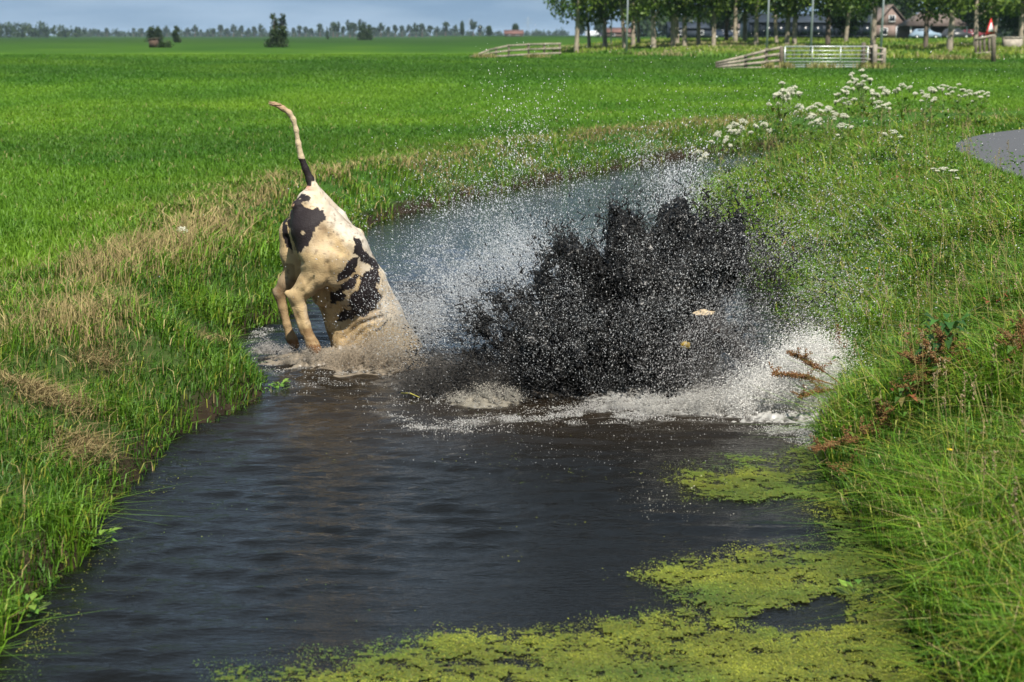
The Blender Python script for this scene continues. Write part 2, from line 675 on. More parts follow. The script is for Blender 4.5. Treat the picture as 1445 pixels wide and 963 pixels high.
xs = np.concatenate([np.arange(-4, 4.2, 0.045), grow(4.3, 60, 0.15, 1.12)])
ys = np.concatenate([np.arange(-6, 5.5, 0.3), np.arange(5.5, 18, 0.028), grow(18.05, 62, 0.05, 1.02)])
X, Y, q = tensor_grid(xs, ys)
r2 = np.random.default_rng(11)
Zw = np.zeros(X.shape)
warp = (fbm(X * 0.7, Y * 0.7, 3.0, 3) - 0.5) * 1.1
for k in range(26):
    lam = 0.085 * (3.6 ** (k / 25.0))
    ang = r2.normal(0, 0.30)
    kx, ky = math.sin(ang) * 2 * math.pi / lam, math.cos(ang) * 2 * math.pi / lam
    amp = 0.0048 * lam / 0.3 * (0.6 + 0.8 * r2.random()) / 1.6
    env = 0.4 + 1.2 * VN(X * 0.8 + 31 * k, Y * 0.5 + 7 * k, 0.5 + k)
    Zw += amp * env * np.sin(kx * X + ky * (Y + warp * 0.35) + r2.random() * 6.28)
# the shock ring pushed out by the plunge
rr = np.hypot((X - 0.6) * 0.62, Y - 12.6)
Zw += 0.02 * np.exp(-((rr - 1.55) / 0.22) ** 2) * (0.5 + VN(X * 3, Y * 3, 1.0))
Zw += 0.055 * (fbm(X * 5, Y * 5, 6.0, 4) - 0.5) * np.exp(-(rr / 1.5) ** 4)
Zw += 0.05 * (fbm(X * 6, Y * 6, 2.0, 4) - 0.5) * np.exp(-(((X + 1.7) / 0.8) ** 2 + ((Y - 13.6) / 1.0) ** 2))
calm = smooth(14, 22, Y)
Zw *= (1 - 0.75 * calm)
# the floating weed lies on the water and flattens it
weedd = np.minimum(np.hypot((X - 0.9) / 2.2, (Y - 6.0) / 2.3), np.hypot((X - 1.6) / 0.9, (Y - 9.8) / 0.9))
Zw *= 0.15 + 0.85 * smooth(0.75, 1.35, weedd)
stir = np.exp(-((Y - 11.6 - 0.1 * X) / 1.1) ** 2) * smooth(-2.6, -1.2, X) * (0.4 + 1.0 * fbm(X * 1.5, Y * 2.5, 4.4, 3))
stir = np.clip(np.maximum(stir, np.exp(-((X + 1.3) / 0.8) ** 2 - ((Y - 13.2) / 0.9) ** 2)), 0, 1)[:, None]
wc = np.array([[0.0045, 0.0044, 0.0038]]) * (1 - stir) + np.array([[0.017, 0.0125, 0.008]]) * stir
water = link('water', raw_mesh('water', np.stack([X, Y, Zw], 1), q, np.full(len(q), 4), m_water, wc, True))
tag(water, 'dark peaty ditch water with fine ripples', None, None, 'structure')
# ------------------------------------------------------------------ grass
def in_view(X, Y, Z, mx=200, my=60):
    px, py, dep = project(np.stack([X, Y, Z], 1))
    mxx = mx + 1100.0 / np.maximum(dep, 1)
    return (dep > 1) & (px > -mxx) & (px < IMW + mxx) & (py > -50) & (py < IMH + my + 500.0 / np.maximum(dep, 1))


def blades(name, P, h, w, col, lean=0.35, curl=0.5, mat=None, tipcol=1.15, wind=(0.0, 0.0)):
    n = len(P)
    a = rng.random(n) * 2 * math.pi
    wd = np.stack([np.cos(a), np.sin(a), np.zeros(n)], 1)
    b = rng.random(n) * 2 * math.pi
    l = np.minimum(np.abs(rng.normal(0, 1, n)), 1.7) * lean
    ld = np.stack([np.cos(b) * l + wind[0], np.sin(b) * l + wind[1], np.zeros(n)], 1)
    h = np.broadcast_to(h, (n,))
    w = np.broadcast_to(w, (n,))
    up = np.array([0, 0, 1.0])
    hh = h[:, None]
    p1 = P + (up * 0.55 + ld * 0.30) * hh
    k = (curl * rng.random(n))[:, None]
    p2 = P + (up * (1.0 - 0.45 * k) + ld * (1.0 + 1.0 * k)) * hh
    hw = (w / 2)[:, None]
    V = np.stack([P - wd * hw, P + wd * hw, p1 + wd * hw * 0.8, p1 - wd * hw * 0.8, p2], 1).reshape(-1, 3)
    base = np.arange(n) * 5
    loops = (np.array([0, 1, 2, 3, 3, 2, 4])[None] + base[:, None]).ravel()
    sizes = np.tile([4, 3], n)
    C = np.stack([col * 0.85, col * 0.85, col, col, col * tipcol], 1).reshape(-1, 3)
    return link(name, raw_mesh(name, V, loops, sizes, mat, C, False))


m_grass = vcol_mat('grass_blade', rough=0.55, transl=0.3, spec=0.35)
m_straw = vcol_mat('straw_blade', rough=0.8, transl=0.2, spec=0.15)


def scatter(x0, x1, y0, y1, density):
    n = int((x1 - x0) * (y1 - y0) * density)
    X = x0 + (x1 - x0) * rng.random(n)
    Y = y0 + (y1 - y0) * rng.random(n)
    return X, Y


def mixcol(a, b, t):
    return np.asarray(a)[None] * (1 - t[:, None]) + np.asarray(b)[None] * t[:, None]


G_BRIGHT = np.array([0.120, 0.235, 0.014])
G_MID = np.array([0.072, 0.175, 0.011])
G_DEEP = np.array([0.042, 0.112, 0.009])
G_YEL = np.array([0.235, 0.265, 0.035])
TAN = np.array([0.40, 0.325, 0.15])
BROWN = np.array([0.20, 0.135, 0.065])


def land(X, Y, margin=0.0):
    d, r = bank(X, Y)
    ok = d > margin
    return X[ok], Y[ok], d[ok], r[ok]


# --- mown meadow, density falling with distance
parts = []
for (y0, y1, dens, hgt, wid) in ((8, 16, 900, 0.10, 0.010), (16, 24, 520, 0.11, 0.014), (24, 36, 330, 0.11, 0.017), (36, 60, 210, 0.10, 0.021), (60, 100, 70, 0.10, 0.036), (100, 150, 24, 0.11, 0.065)):
    hw = 0.33 * y1 + 2
    X, Y = scatter(-hw, hw, y0, y1, dens)
    X, Y, d, r = land(X, Y, 1.3)
    k = (~r) | (d > 3.2)
    k &= ~in_poly(X, Y, ROAD_POLY)
    X, Y, d, r = X[k], Y[k], d[k], r[k]
    Z = ground_z(X, Y, d, r)
    v = in_view(X, Y, Z)
    X, Y, Z, d = X[v], Y[v], Z[v], d[v]
    parts.append((X, Y, Z, d, np.full(len(X), hgt), np.full(len(X), wid)))
X, Y, Z, d, hh, ww = [np.concatenate(c) for c in zip(*parts)]
n2 = fbm(X * 1.3, Y * 1.3, 9.0, 3)
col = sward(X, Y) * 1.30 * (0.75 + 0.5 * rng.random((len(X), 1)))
yy = np.clip(0.85 * (1 - smooth(1.2, 4.2, d)) + rng.normal(0, 0.12, len(X)), 0, 1) * (0.35 + 0.65 * (n2 > 0.42))
yy[Y > 45] = 0
col = col * (1 - 0.7 * yy[:, None]) + np.array([0.145, 0.185, 0.022]) * 0.7 * yy[:, None]
dry = rng.random(len(X)) < (0.015 + 0.25 * (1 - smooth(1.5, 3.0, d))) * (Y < 50)
col[dry] = TAN * (0.7 + 0.5 * rng.random((dry.sum(), 1)))
print('meadow blades', len(X))
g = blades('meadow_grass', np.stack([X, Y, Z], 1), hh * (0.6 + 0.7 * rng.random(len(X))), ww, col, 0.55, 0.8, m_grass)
tag(g, 'short bright green meadow grass across the ditch', 'grass', None, 'stuff')

# --- the far bank where the cow leaves: tufts, a straw-coloured crest, trampled brown hollows
cl = []
for (y0, y1, dens) in ((6.5, 12, 1900), (12, 17, 1250), (17, 24, 700), (24, 42, 520)):
    X, Y = scatter(-7.5, 14 if y0 > 20 else -0.5, y0, y1, dens)
    X, Y, d, r = land(X, Y, -0.05)
    k = (~r) & (d < 2.3)
    cl.append((X[k], Y[k], d[k]))
X, Y, d = [np.concatenate(c) for c in zip(*cl)]
r = np.zeros(len(X), bool)
Z = ground_z(X, Y, d, r)
v = in_view(X, Y, Z)
X, Y, Z, d, r = X[v], Y[v], Z[v], d[v], r[v]
tuft = fbm(X * 2.2, Y * 2.2, 21.0, 3)
drym = fbm(X * 0.9, Y * 0.9, 33.0, 3)
# three worn hollows in the near bank, some bare lips farther along
hol = np.zeros(len(X))
for hx, hy, sx, sy in ((-3.0, 10.3, 0.22, 0.26), (-2.62, 9.6, 0.14, 0.24), (-2.95, 11.5, 0.16, 0.16), (-2.6, 13.3, 0.16, 0.2), (-2.35, 21.8, 0.5, 0.5), (0.2, 31.0, 0.5, 0.5), (3.1, 36.6, 1.2, 0.8), (-1.3, 27.6, 0.5, 0.5)):
    hol = np.maximum(hol, np.exp(-((X - hx) / sx) ** 2 - ((Y - hy) / sy) ** 2))
keep = (tuft + 0.25 * rng.random(len(X)) > 0.40) & (rng.random(len(X)) > hol * 1.15)
X, Y, Z, d, r, tuft, drym, hol = [a[keep] for a in (X, Y, Z, d, r, tuft, drym, hol)]
crest = np.exp(-((d - 1.30) / 0.45) ** 2) * (1 - 0.45 * smooth(20, 26, Y))
straw = rng.random(len(X)) < np.clip(0.025 + crest * np.clip((drym - 0.22) * 3.2, 0.12, 0.80) + 0.35 * hol, 0, 0.9)
h = (0.10 + 0.17 * np.clip((tuft - 0.40) * 3.0, 0, 1)) * np.where(Y > 19, 0.8, 1) * (0.6 + 0.7 * rng.random(len(X)))
h *= 1 - 0.45 * smooth(1.5, 2.3, d)
wdt = np.where(Y < 12, 0.0085, np.where(Y < 17, 0.011, 0.018))
t = np.clip((tuft - 0.38) * 2.5 + rng.normal(0, 0.25, len(X)), 0, 1)
col = mixcol(G_DEEP, G_BRIGHT, t)
col *= 1.18
yb = (rng.random(len(X)) < 0.11)
col[yb] = G_YEL * (0.7 + 0.5 * rng.random((yb.sum(), 1)))
col *= 0.75 + 0.5 * rng.random((len(X), 1))
P = np.stack([X, Y, Z], 1)
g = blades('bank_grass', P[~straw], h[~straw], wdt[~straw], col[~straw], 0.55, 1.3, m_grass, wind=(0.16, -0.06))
tag(g, 'lush tufted grass on the steep bank beside the cow', 'grass', None, 'stuff')
sc = mixcol(TAN, BROWN, np.clip(rng.random(len(X)) * 0.7 + 0.5 * hol, 0, 1)) * (0.7 + 0.6 * rng.random((len(X), 1)))
g = blades('dry_grass', P[straw], h[straw] * 1.15, wdt[straw] * 0.8, sc[straw], 0.45, 0.7, m_straw)
tag(g, 'bleached dry grass along the crest of the bank', 'dry grass', None, 'stuff')
print('bank', len(X))

# matted dead stems lying in the hollows
PX, PY = [], []
for hx, hy, sx, sy, n in ((-3.0, 10.3, 0.20, 0.24, 1300), (-2.62, 9.6, 0.13, 0.22, 800), (-2.95, 11.5, 0.15, 0.15, 450), (-2.6, 13.3, 0.15, 0.18, 300), (-2.35, 21.8, 0.4, 0.4, 700), (0.2, 31.0, 0.5, 0.5, 500), (3.1, 36.6, 1.0, 0.7, 900), (-1.3, 27.6, 0.5, 0.5, 500)):
    PX.append(rng.normal(hx, sx * 0.75, n)); PY.append(rng.normal(hy, sy * 0.75, n))
X, Y = np.concatenate(PX), np.concatenate(PY)
X, Y, d, r = land(X, Y, 0.03)
Z = ground_z(X, Y, d, r) + 0.01 + 0.05 * rng.random(len(X))
c = mixcol(TAN, BROWN * 0.8, rng.random(len(X))) * (0.6 + 0.7 * rng.random((len(X), 1)))
g = blades('dead_thatch', np.stack([X, Y, Z], 1), 0.03 + 0.055 * rng.random(len(X)), 0.006 + 0.007 * (Y > 18), c, 1.8, 0.9, m_straw, wind=(0.3, -0.3))
tag(g, 'matted brown thatch in worn hollows of the bank', 'dead grass', None, 'stuff')

# --- near bank on the road's side: tall, thick
cl = []
for (y0, y1, dens) in ((5.2, 9, 2600), (9, 14, 1700), (14, 20, 1150), (20, 30, 760), (30, 42, 460)):
    X, Y = scatter(1.6, 15, y0, y1, dens)
    X, Y, d, r = land(X, Y, -0.03)
    k = r & (d < 9)
    X, Y, d = X[k], Y[k], d[k]
    k = ~in_poly(X, Y, ROAD_POLY)
    cl.append((X[k], Y[k], d[k]))
X, Y, d = [np.concatenate(c) for c in zip(*cl)]
r = np.ones(len(X), bool)
Z = ground_z(X, Y, d, r)
v = in_view(X, Y, Z, 220 + 1900 / Y, 200)
X, Y, Z, d = X[v], Y[v], Z[v], d[v]
tuft = fbm(X * 1.7, Y * 1.7, 41.0, 3)
keep = tuft + 0.3 * rng.random(len(X)) > 0.36
X, Y, Z, d, tuft = X[keep], Y[keep], Z[keep], d[keep], tuft[keep]
roadd = poly_dist(X, Y, ROAD_L)
h = (0.20 + 0.24 * np.clip((tuft - 0.35) * 2.6, 0, 1)) * (0.55 + 0.8 * rng.random(len(X)))
h *= 1 - 0.45 * smooth(2.4, 4.5, d)
h *= np.where(Y > 20, 0.85, 1) * (0.3 + 0.7 * smooth(0.0, 1.6, roadd))
wdt = np.where(Y < 9, 0.0075, np.where(Y < 14, 0.0095, np.where(Y < 20, 0.013, 0.022)))
t = np.clip((tuft - 0.34) * 2.2 + rng.normal(0, 0.25, len(X)), 0, 1)
col = mixcol(G_DEEP, G_BRIGHT, t)
yb = rng.random(len(X)) < 0.22
col[yb] = G_YEL * (0.6 + 0.5 * rng.random((yb.sum(), 1)))
col *= 1.34
st = rng.random(len(X)) < 0.075
col[st] = TAN * (0.6 + 0.5 * rng.random((st.sum(), 1)))
col *= 0.75 + 0.5 * rng.random((len(X), 1))
print('right bank', len(X))
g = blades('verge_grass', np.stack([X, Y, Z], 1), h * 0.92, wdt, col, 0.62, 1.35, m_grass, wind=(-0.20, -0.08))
tag(g, 'tall rank grass on the verge between ditch and road', 'grass', None, 'stuff')

# flowering grass stems with pale heads
X, Y = scatter(1.8, 9, 5.5, 26, 22)
X, Y, d, r = land(X, Y, 0.25)
k = r & (d < 6) & (rng.random(len(X)) < np.where(Y > 13, 0.12, 0.45)) & ~in_poly(X, Y, ROAD_POLY)
X, Y, d, r = X[k], Y[k], d[k], r[k]
Z = ground_z(X, Y, d, r)
v = in_view(X, Y, Z, 40, 150)
X, Y, Z = X[v], Y[v], Z[v]
n = len(X)
h = 0.45 + 0.3 * rng.random(n)
lx, ly = rng.normal(-0.12, 0.16, n), rng.normal(0, 0.16, n)
P = np.stack([X, Y, Z], 1)
top = P + np.stack([lx * h, ly * h, h], 1)
wv = np.array([1.0, 0.2, 0])
V = np.stack([P - wv * 0.0018, P + wv * 0.0018, top + wv * 0.0018, top - wv * 0.0018], 1).reshape(-1, 3)
L = (np.array([0, 1, 2, 3])[None] + (np.arange(n) * 4)[:, None]).ravel()
cst = np.repeat(np.array([[0.22, 0.2, 0.07]]) * (0.7 + 0.6 * rng.random((n, 1))), 4, axis=0)
g = link('grass_stems', raw_mesh('grass_stems', V, L, np.full(n, 4), m_straw, cst))
tag(g, 'thin straw coloured flowering stems standing in the verge grass', 'grass', None, 'stuff')
k = 16
HP = np.repeat(top, k, axis=0) + np.stack([rng.normal(0, 0.006, n * k) , rng.normal(0, 0.006, n * k), rng.uniform(-0.09, 0.015, n * k)], 1)
HP[:, 0] += 0
cc = np.repeat(np.array([[0.36, 0.28, 0.17]]) * (0.6 + 0.7 * rng.random((n, 1))), k, axis=0)
hd = link('seed_panicles', octa_mesh(HP, 0.0035, 2.4, np.stack([rng.normal(0, .3, n * k), rng.normal(0, .3, n * k), np.ones(n * k)], 1), cc, 'seed_panicles', m_straw))
tag(hd, 'pale feathery seed heads above the verge grass', 'seed heads', None, 'stuff')

# ------------------------------------------------------------------ duckweed
m_weed = vcol_mat('duckweed', rough=0.45, transl=0.1, spec=0.4)
X, Y = scatter(-2.2, 2.4, 5.6, 11.6, 42000)
px, py, dep = project(np.stack([X, Y, np.zeros(len(X))], 1))
d, r = bank(X, Y)
ok = (d < 0.02) & (px > -60) & (px < 1500) & (py < 1040)
X, Y, px, py, d, r = X[ok], Y[ok], px[ok], py[ok], d[ok], r[ok]
MAT1 = np.array([(-1.45, 5.4), (-1.3, 6.55), (-1.05, 6.78), (-0.7, 6.92), (-0.3, 7.1), (0.15, 7.2), (0.5, 7.3), (0.78, 7.5), (0.62, 7.75), (0.5, 7.9), (0.7, 8.15), (1.05, 8.3), (1.5, 8.5), (1.75, 8.62), (1.98, 8.5), (2.1, 5.4)])
MAT2 = np.array([(0.92, 9.6), (0.95, 9.85), (1.1, 10.1), (1.45, 10.3), (1.75, 10.45), (2.05, 10.4), (2.1, 10.0), (1.8, 9.6), (1.95, 9.3), (1.6, 9.2), (1.3, 9.15), (1.05, 9.3)])
wx, wy = X + (fbm(X * 3, Y * 3, 1.5, 4) - 0.5) * 0.45, Y + (fbm(X * 3, Y * 3, 7.5, 4) - 0.5) * 0.45
def sgn(poly):
    return poly_dist(wx, wy, np.vstack([poly, poly[:1]])) * np.where(in_poly(wx, wy, poly), 1, -1)
s1, s2 = sgn(MAT1), sgn(MAT2)
n1 = fbm(X * 2.2, Y * 3.4, 2.5, 4)
n2 = fbm(X * 11, Y * 15, 5.5, 3)
gap = np.exp(-((wx - 1.25) / 0.66) ** 2 - ((wy - 7.40) / 0.34) ** 2) + 0.6 * np.exp(-((wx - 1.2) / 0.5) ** 2 - ((wy - 6.4) / 0.3) ** 2)
c1 = smooth(-0.10, 0.26, s1) * np.clip(1.15 - 0.72 * gap * smooth(0.30, 0.62, n1) - 0.60 * smooth(0.53, 0.62, n1), 0.0, 1)
c2 = smooth(-0.10, 0.28, s2) * np.clip(1.1 - 0.8 * smooth(0.50, 0.62, n1), 0.05, 1)
edge = 0.8 * smooth(-0.38, -0.02, d) * smooth(0.35, 0.5, n1) * (Y < 10.6) * np.where(r, 1, 0.05 + 0.3 * (Y < 7.4))
fl = 0.006 * smooth(0.56, 0.68, n1)
cov = np.maximum.reduce([c1, c2, edge, fl])
cov = cov * (0.66 + 0.34 * smooth(0.36, 0.56, fbm(X * 1.3 + 2, Y * 2.4, 17.0, 4)))
cov = cov * np.clip((n2 - 0.23) * 2.8, 0.2, 1)
k = rng.random(len(X)) < cov * 0.92
X, Y, cov, n1 = X[k], Y[k], cov[k], n1[k]
n = len(X)
print('duckweed', n)
rad = 0.0022 + 0.0022 * rng.random(n)
a0 = rng.random(n) * 6.28
ang = a0[:, None] + np.arange(4)[None] * (math.pi / 2)
z = 0.012 + 0.004 * rng.random(n)
tl = rng.normal(0, 0.25, (n, 2))
V = np.stack([X[:, None] + rad[:, None] * np.cos(ang), Y[:, None] + rad[:, None] * np.sin(ang),
              z[:, None] + rad[:, None] * (np.cos(ang) * tl[:, :1] + np.sin(ang) * tl[:, 1:])], -1).reshape(-1, 3)
bl = fbm(X * 1.6, Y * 2.0, 14.0, 3)
wcol = mixcol((0.085, 0.145, 0.020), (0.215, 0.235, 0.026), np.clip((bl - 0.42) * 4.5 + rng.normal(0, 0.25, n), 0, 1)) * (0.72 + 0.4 * rng.random((n, 1)))
wcol *= (0.70 + 0.75 * np.clip((fbm(X * 4, Y * 6, 24.0, 4) - 0.3) * 2, 0, 1))[:, None]
brn = rng.random(n) < 0.06
wcol[brn] = np.array([0.12, 0.09, 0.03])
L = (np.arange(4)[None] + (np.arange(n) * 4)[:, None]).ravel()
dw = link('duckweed', raw_mesh('duckweed', V, L, np.full(n, 4), m_weed, np.repeat(wcol, 4, axis=0)))
tag(dw, 'yellow green duckweed floating in torn mats on the ditch', 'duckweed', None, 'stuff')

# the thin olive film the weed grows from
XF, YF, qf = tensor_grid(np.arange(-2.0, 2.4, 0.02), np.arange(5.6, 11.0, 0.02))
ix = ((X + 2.0) / 0.02).astype(int); iy = ((Y - 5.6) / 0.02).astype(int)
nxf = len(np.arange(-2.0, 2.4, 0.02)); nyf = len(np.arange(5.6, 11.0, 0.02))
cnt = np.zeros((nyf - 1, nxf - 1))
okk = (ix >= 0) & (ix < nxf - 1) & (iy >= 0) & (iy < nyf - 1)
np.add.at(cnt, (iy[okk], ix[okk]), 1)
dfl, _r = bank(XF, YF)
kf = (cnt.ravel() > 5.0) & (dfl[qf].max(1) < -0.01)
fc = mixcol((0.075, 0.115, 0.014), (0.150, 0.175, 0.020), np.clip(fbm(XF * 6, YF * 8, 3.3, 3) * 2 - .5, 0, 1))
fo = link('algae_film', raw_mesh('algae_film', np.stack([XF, YF, np.full(len(XF), 0.0095)], 1), qf[kf], np.full(kf.sum(), 4), m_weed, fc))
tag(fo, 'olive algae film under the duckweed mats', 'algae', None, 'stuff')
# ------------------------------------------------------------------ the diving cow
YC = 13.85
SC = YC / FPX * 1.02        # metres per photo pixel at the cow


def cp(px, py, w):
    return at_y(px, py, YC + w)


hC = 0.0105
lo = np.array([-2.32, YC - 0.75, -0.32])
hi = np.array([-0.62, YC + 1.05, 2.20])
nx, ny, nz = [int(v) for v in (hi - lo) / hC]
gx = lo[0] + np.arange(nx) * hC
gy = lo[1] + np.arange(ny) * hC
gz = lo[2] + np.arange(nz) * hC
G = np.stack(np.meshgrid(gx, gy, gz, indexing='ij'), -1).astype(np.float32)
D = np.full(G.shape[:3], 9.0, np.float32)


def put(a, b, ra, rb, k):
    """blend one tapered limb piece into the body; px radii"""
    global D
    A, B = cp(*a).astype(np.float32), cp(*b).astype(np.float32)
    ra, rb = ra * SC, rb * SC
    m = max(ra, rb) + 0.16
    i0 = np.maximum(((np.minimum(A, B) - m - lo) / hC).astype(int), 0)
    i1 = np.minimum(((np.maximum(A, B) + m - lo) / hC).astype(int) + 1, D.shape)
    if (i1 <= i0).any(): return
    s = tuple(slice(p, q_) for p, q_ in zip(i0, i1))
    D[s] = smin(D[s], cone_sdf(G[s], A, B, ra, rb), k)


def chain(pts, k):
    for a, b in zip(pts[:-1], pts[1:]):
        put(a[:3], b[:3], a[3], b[3], k)


# trunk: a near and a far barrel side by side, going away from us as it goes down
spine = [(434, 284, -.20, 17), (447, 316, -.14, 29), (468, 352, -.06, 37), (494, 398, .06, 36), (518, 445, .20, 37), (540, 500, .34, 45), (562, 560, .48, 44)]
off = [(3, .04, 12), (8, .09, 27), (11, .13, 37), (11, .13, 36), (11, .13, 37), (11, .13, 45), (11, .13, 44)]
chain([(x + o_, y + 2, w - e_, r) for (x, y, w, _), (o_, e_, r) in zip(spine, off)], 0.06)
chain([(x - o_, y - 2, w + e_, r) for (x, y, w, _), (o_, e_, r) in zip(spine, off)], 0.06)
# belly keel and chest
chain([(470, 420, .06, 24), (492, 455, .18, 32), (508, 490, .26, 38), (520, 530, .36, 36)], 0.06)
# rump: tail head, pin bones, hooks
put((441, 268, -.16), (450, 290, -.14), 9, 15, 0.05)
put((420, 291, -.26), (432, 322, -.24), 8, 20, 0.06)
put((416, 303, .00), (419, 326, .02), 6, 15, 0.07)
put((484, 326, -.26), (470, 345, -.24), 8, 17, 0.05)
put((505, 332, .06), (494, 350, .04), 9, 16, 0.04)
# backbone ridge
chain([(446, 270, -.02, 8), (478, 306, .02, 9), (510, 350, .10, 9), (532, 390, .18, 10), (552, 432, .28, 11)], 0.05)
# near hind leg: haunch, stifle, gaskin, hock, cannon, fetlock, hoof
chain([(440, 325, -.26, 28), (452, 362, -.30, 28), (450, 385, -.31, 22)], 0.06)
put((466, 375, -.30), (472, 392, -.28), 20, 14, 0.05)
chain([(449, 384, -.31, 20), (434, 402, -.31, 15), (420, 416, -.31, 11.5)], 0.035)
put((406, 414, -.31), (417, 422, -.31), 4.5, 9, 0.022)
put((409, 418, -.31), (427, 470, -.31), 3.6, 3.4, 0.012)
chain([(420, 417, -.31, 11), (424, 434, -.31, 7.6), (431, 458, -.31, 6.2), (437, 477, -.31, 7.4), (441, 486, -.31, 8.6)], 0.025)
chain([(441, 486, -.31, 8.5), (446, 494, -.32, 7.5)], 0.02)
# far hind leg
chain([(416, 328, .06, 22), (420, 360, .08, 23), (418, 380, .08, 15), (406, 398, .08, 11.5), (396, 412, .08, 9.5)], 0.045)
put((388, 411, .08), (394, 417, .08), 4, 7.5, 0.02)
chain([(395, 414, .08, 9), (399, 434, .08, 6.4), (405, 458, .08, 5.6), (410, 474, .08, 6.8), (412, 479, .08, 7.8)], 0.02)
put((412, 479, .08), (416, 487, .07), 7.3, 6.6, 0.02)
# udder fold between the thighs
put((448, 398, -.1), (452, 420, -.06), 17, 11, 0.05)
# elbow and upper forearm just breaking the water, folded under the chest
put((514, 462, .06), (494, 488, .04), 28, 22, 0.10)
# the tail thrown straight up
chain([(444, 268, -.14, 7), (438, 254, -.14, 5.8), (431, 238, -.15, 4.5), (425, 222, -.16, 3.7), (421, 203, -.17, 3.2), (418, 184, -.18, 3.1), (414, 169, -.19, 3.1),
       (408, 159, -.2, 3.5), (399, 153, -.21, 3.9), (390, 149, -.22, 3.0)], 0.02)
V, Q = surface_nets(D, lo, hC)
del G

# relax the grid steps a little
def relax(V, Q, it, lam=0.5):
    e = np.concatenate([Q[:, [0, 1]], Q[:, [1, 2]], Q[:, [2, 3]], Q[:, [3, 0]]])
    e = np.concatenate([e, e[:, ::-1]])
    cnt = np.bincount(e[:, 0], minlength=len(V))[:, None]
    for i in range(it):
        for l in (lam, -lam * 1.04):
            acc = np.stack([np.bincount(e[:, 0], weights=V[e[:, 1], c], minlength=len(V)) for c in range(3)], 1)
            V = V + l * (acc / np.maximum(cnt, 1) - V)
    return V


V = relax(V, Q, 4)
px, py, dep = project(V)
# loose skin: shallow folds along the flank, the hollow before the hip, ribs
e1, e2 = V[Q[:, 2]] - V[Q[:, 0]], V[Q[:, 3]] - V[Q[:, 1]]
fn = np.cross(e1, e2)
vn = np.stack([np.bincount(Q.ravel(), weights=np.repeat(fn[:, c], 4), minlength=len(V)) for c in range(3)], 1)
vn /= np.linalg.norm(vn, axis=1)[:, None] + 1e-12
near = vn[:, 1] < 0.25


def seg(px, py, pts):
    return poly_dist(px, py, np.array(pts, float))


dis = np.zeros(len(V))
for pts, wpx, amp in (([(455, 322), (462, 345), (480, 356)], 6, -0.016), ([(497, 352), (505, 372), (500, 392)], 7, -0.02), ([(462, 372), (466, 392), (460, 408)], 4, -0.014),
                      ([(404, 335), (412, 358), (424, 372)], 3.5, -0.022), ([(470, 455), (500, 447), (535, 438)], 3.5, -0.012), ([(484, 478), (508, 458), (540, 448)], 3.0, -0.014), ([(492, 488), (520, 462)], 3, -0.010),
                      ([(516, 392), (498, 432)], 5, -0.007), ([(529, 402), (512, 445)], 5, -0.007), ([(540, 418), (528, 450)], 5, -0.006),
                      ([(480, 325), (498, 350)], 6, 0.012), ([(425, 395), (431, 410)], 4, 0.006), ([(440, 395), (428, 412)], 3, -0.01)):
    dis += amp * np.exp(-(seg(px, py, pts) / wpx) ** 2) * near
V = V + vn * dis[:, None] + vn * ((fbm(V[:, 0] * 9, V[:, 1] * 9, V[:, 2] * 9, 3) - 0.5) * 0.012)[:, None]

# coat: mud-stained cream, whiter along the spine, black patches
n1 = fbm(V[:, 0] * 5, V[:, 1] * 5, V[:, 2] * 5, 4)
n2 = fbm(V[:, 0] * 16, V[:, 1] * 16, V[:, 2] * 16, 3)
n3 = fbm(V[:, 0] * 40, V[:, 1] * 40, V[:, 2] * 40, 2)
cream = np.array([0.50, 0.365, 0.195])
white = np.array([0.58, 0.53, 0.45])
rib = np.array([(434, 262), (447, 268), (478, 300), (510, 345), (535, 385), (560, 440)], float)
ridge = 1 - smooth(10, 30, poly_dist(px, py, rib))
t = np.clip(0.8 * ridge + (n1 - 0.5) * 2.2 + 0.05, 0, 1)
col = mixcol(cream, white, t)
stain = np.clip((n1 - 0.50) * 3.2, 0, 1) * 0.55 + np.clip((n2 - 0.55) * 4, 0, 1) * 0.45
legs = smooth(360, 470, py) * (px < 470)
stain = np.clip(stain + 0.62 * legs * np.clip((n2 - 0.40) * 4, 0, 1) + 0.75 * smooth(462, 492, py) * (px < 470), 0, 1)
col = col * (1 - stain[:, None]) + np.array([0.20, 0.125, 0.06]) * stain[:, None]
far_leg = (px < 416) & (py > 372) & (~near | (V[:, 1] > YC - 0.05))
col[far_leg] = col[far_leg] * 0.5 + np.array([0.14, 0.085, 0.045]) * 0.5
runs = np.clip((fbm(px * 0.09 + py * 0.04, py * 0.018 - px * 0.008, 3.0, 4) - 0.54) * 6, 0, 1)[:, None] * 0.34
col = col * (1 - runs) + np.array([0.24, 0.155, 0.075]) * runs
speck = np.clip((n3 - 0.66) * 8, 0, 1)[:, None] * 0.6
col = col * (1 - speck) + np.array([0.10, 0.07, 0.045]) * speck
C1 = lambda L: np.array([(380 + x * 0.2077, 220 + y * 0.2077) for x, y in L])
C2 = lambda L: np.array([(340 + x * 0.436, 120 + y * 0.436) for x, y in L])
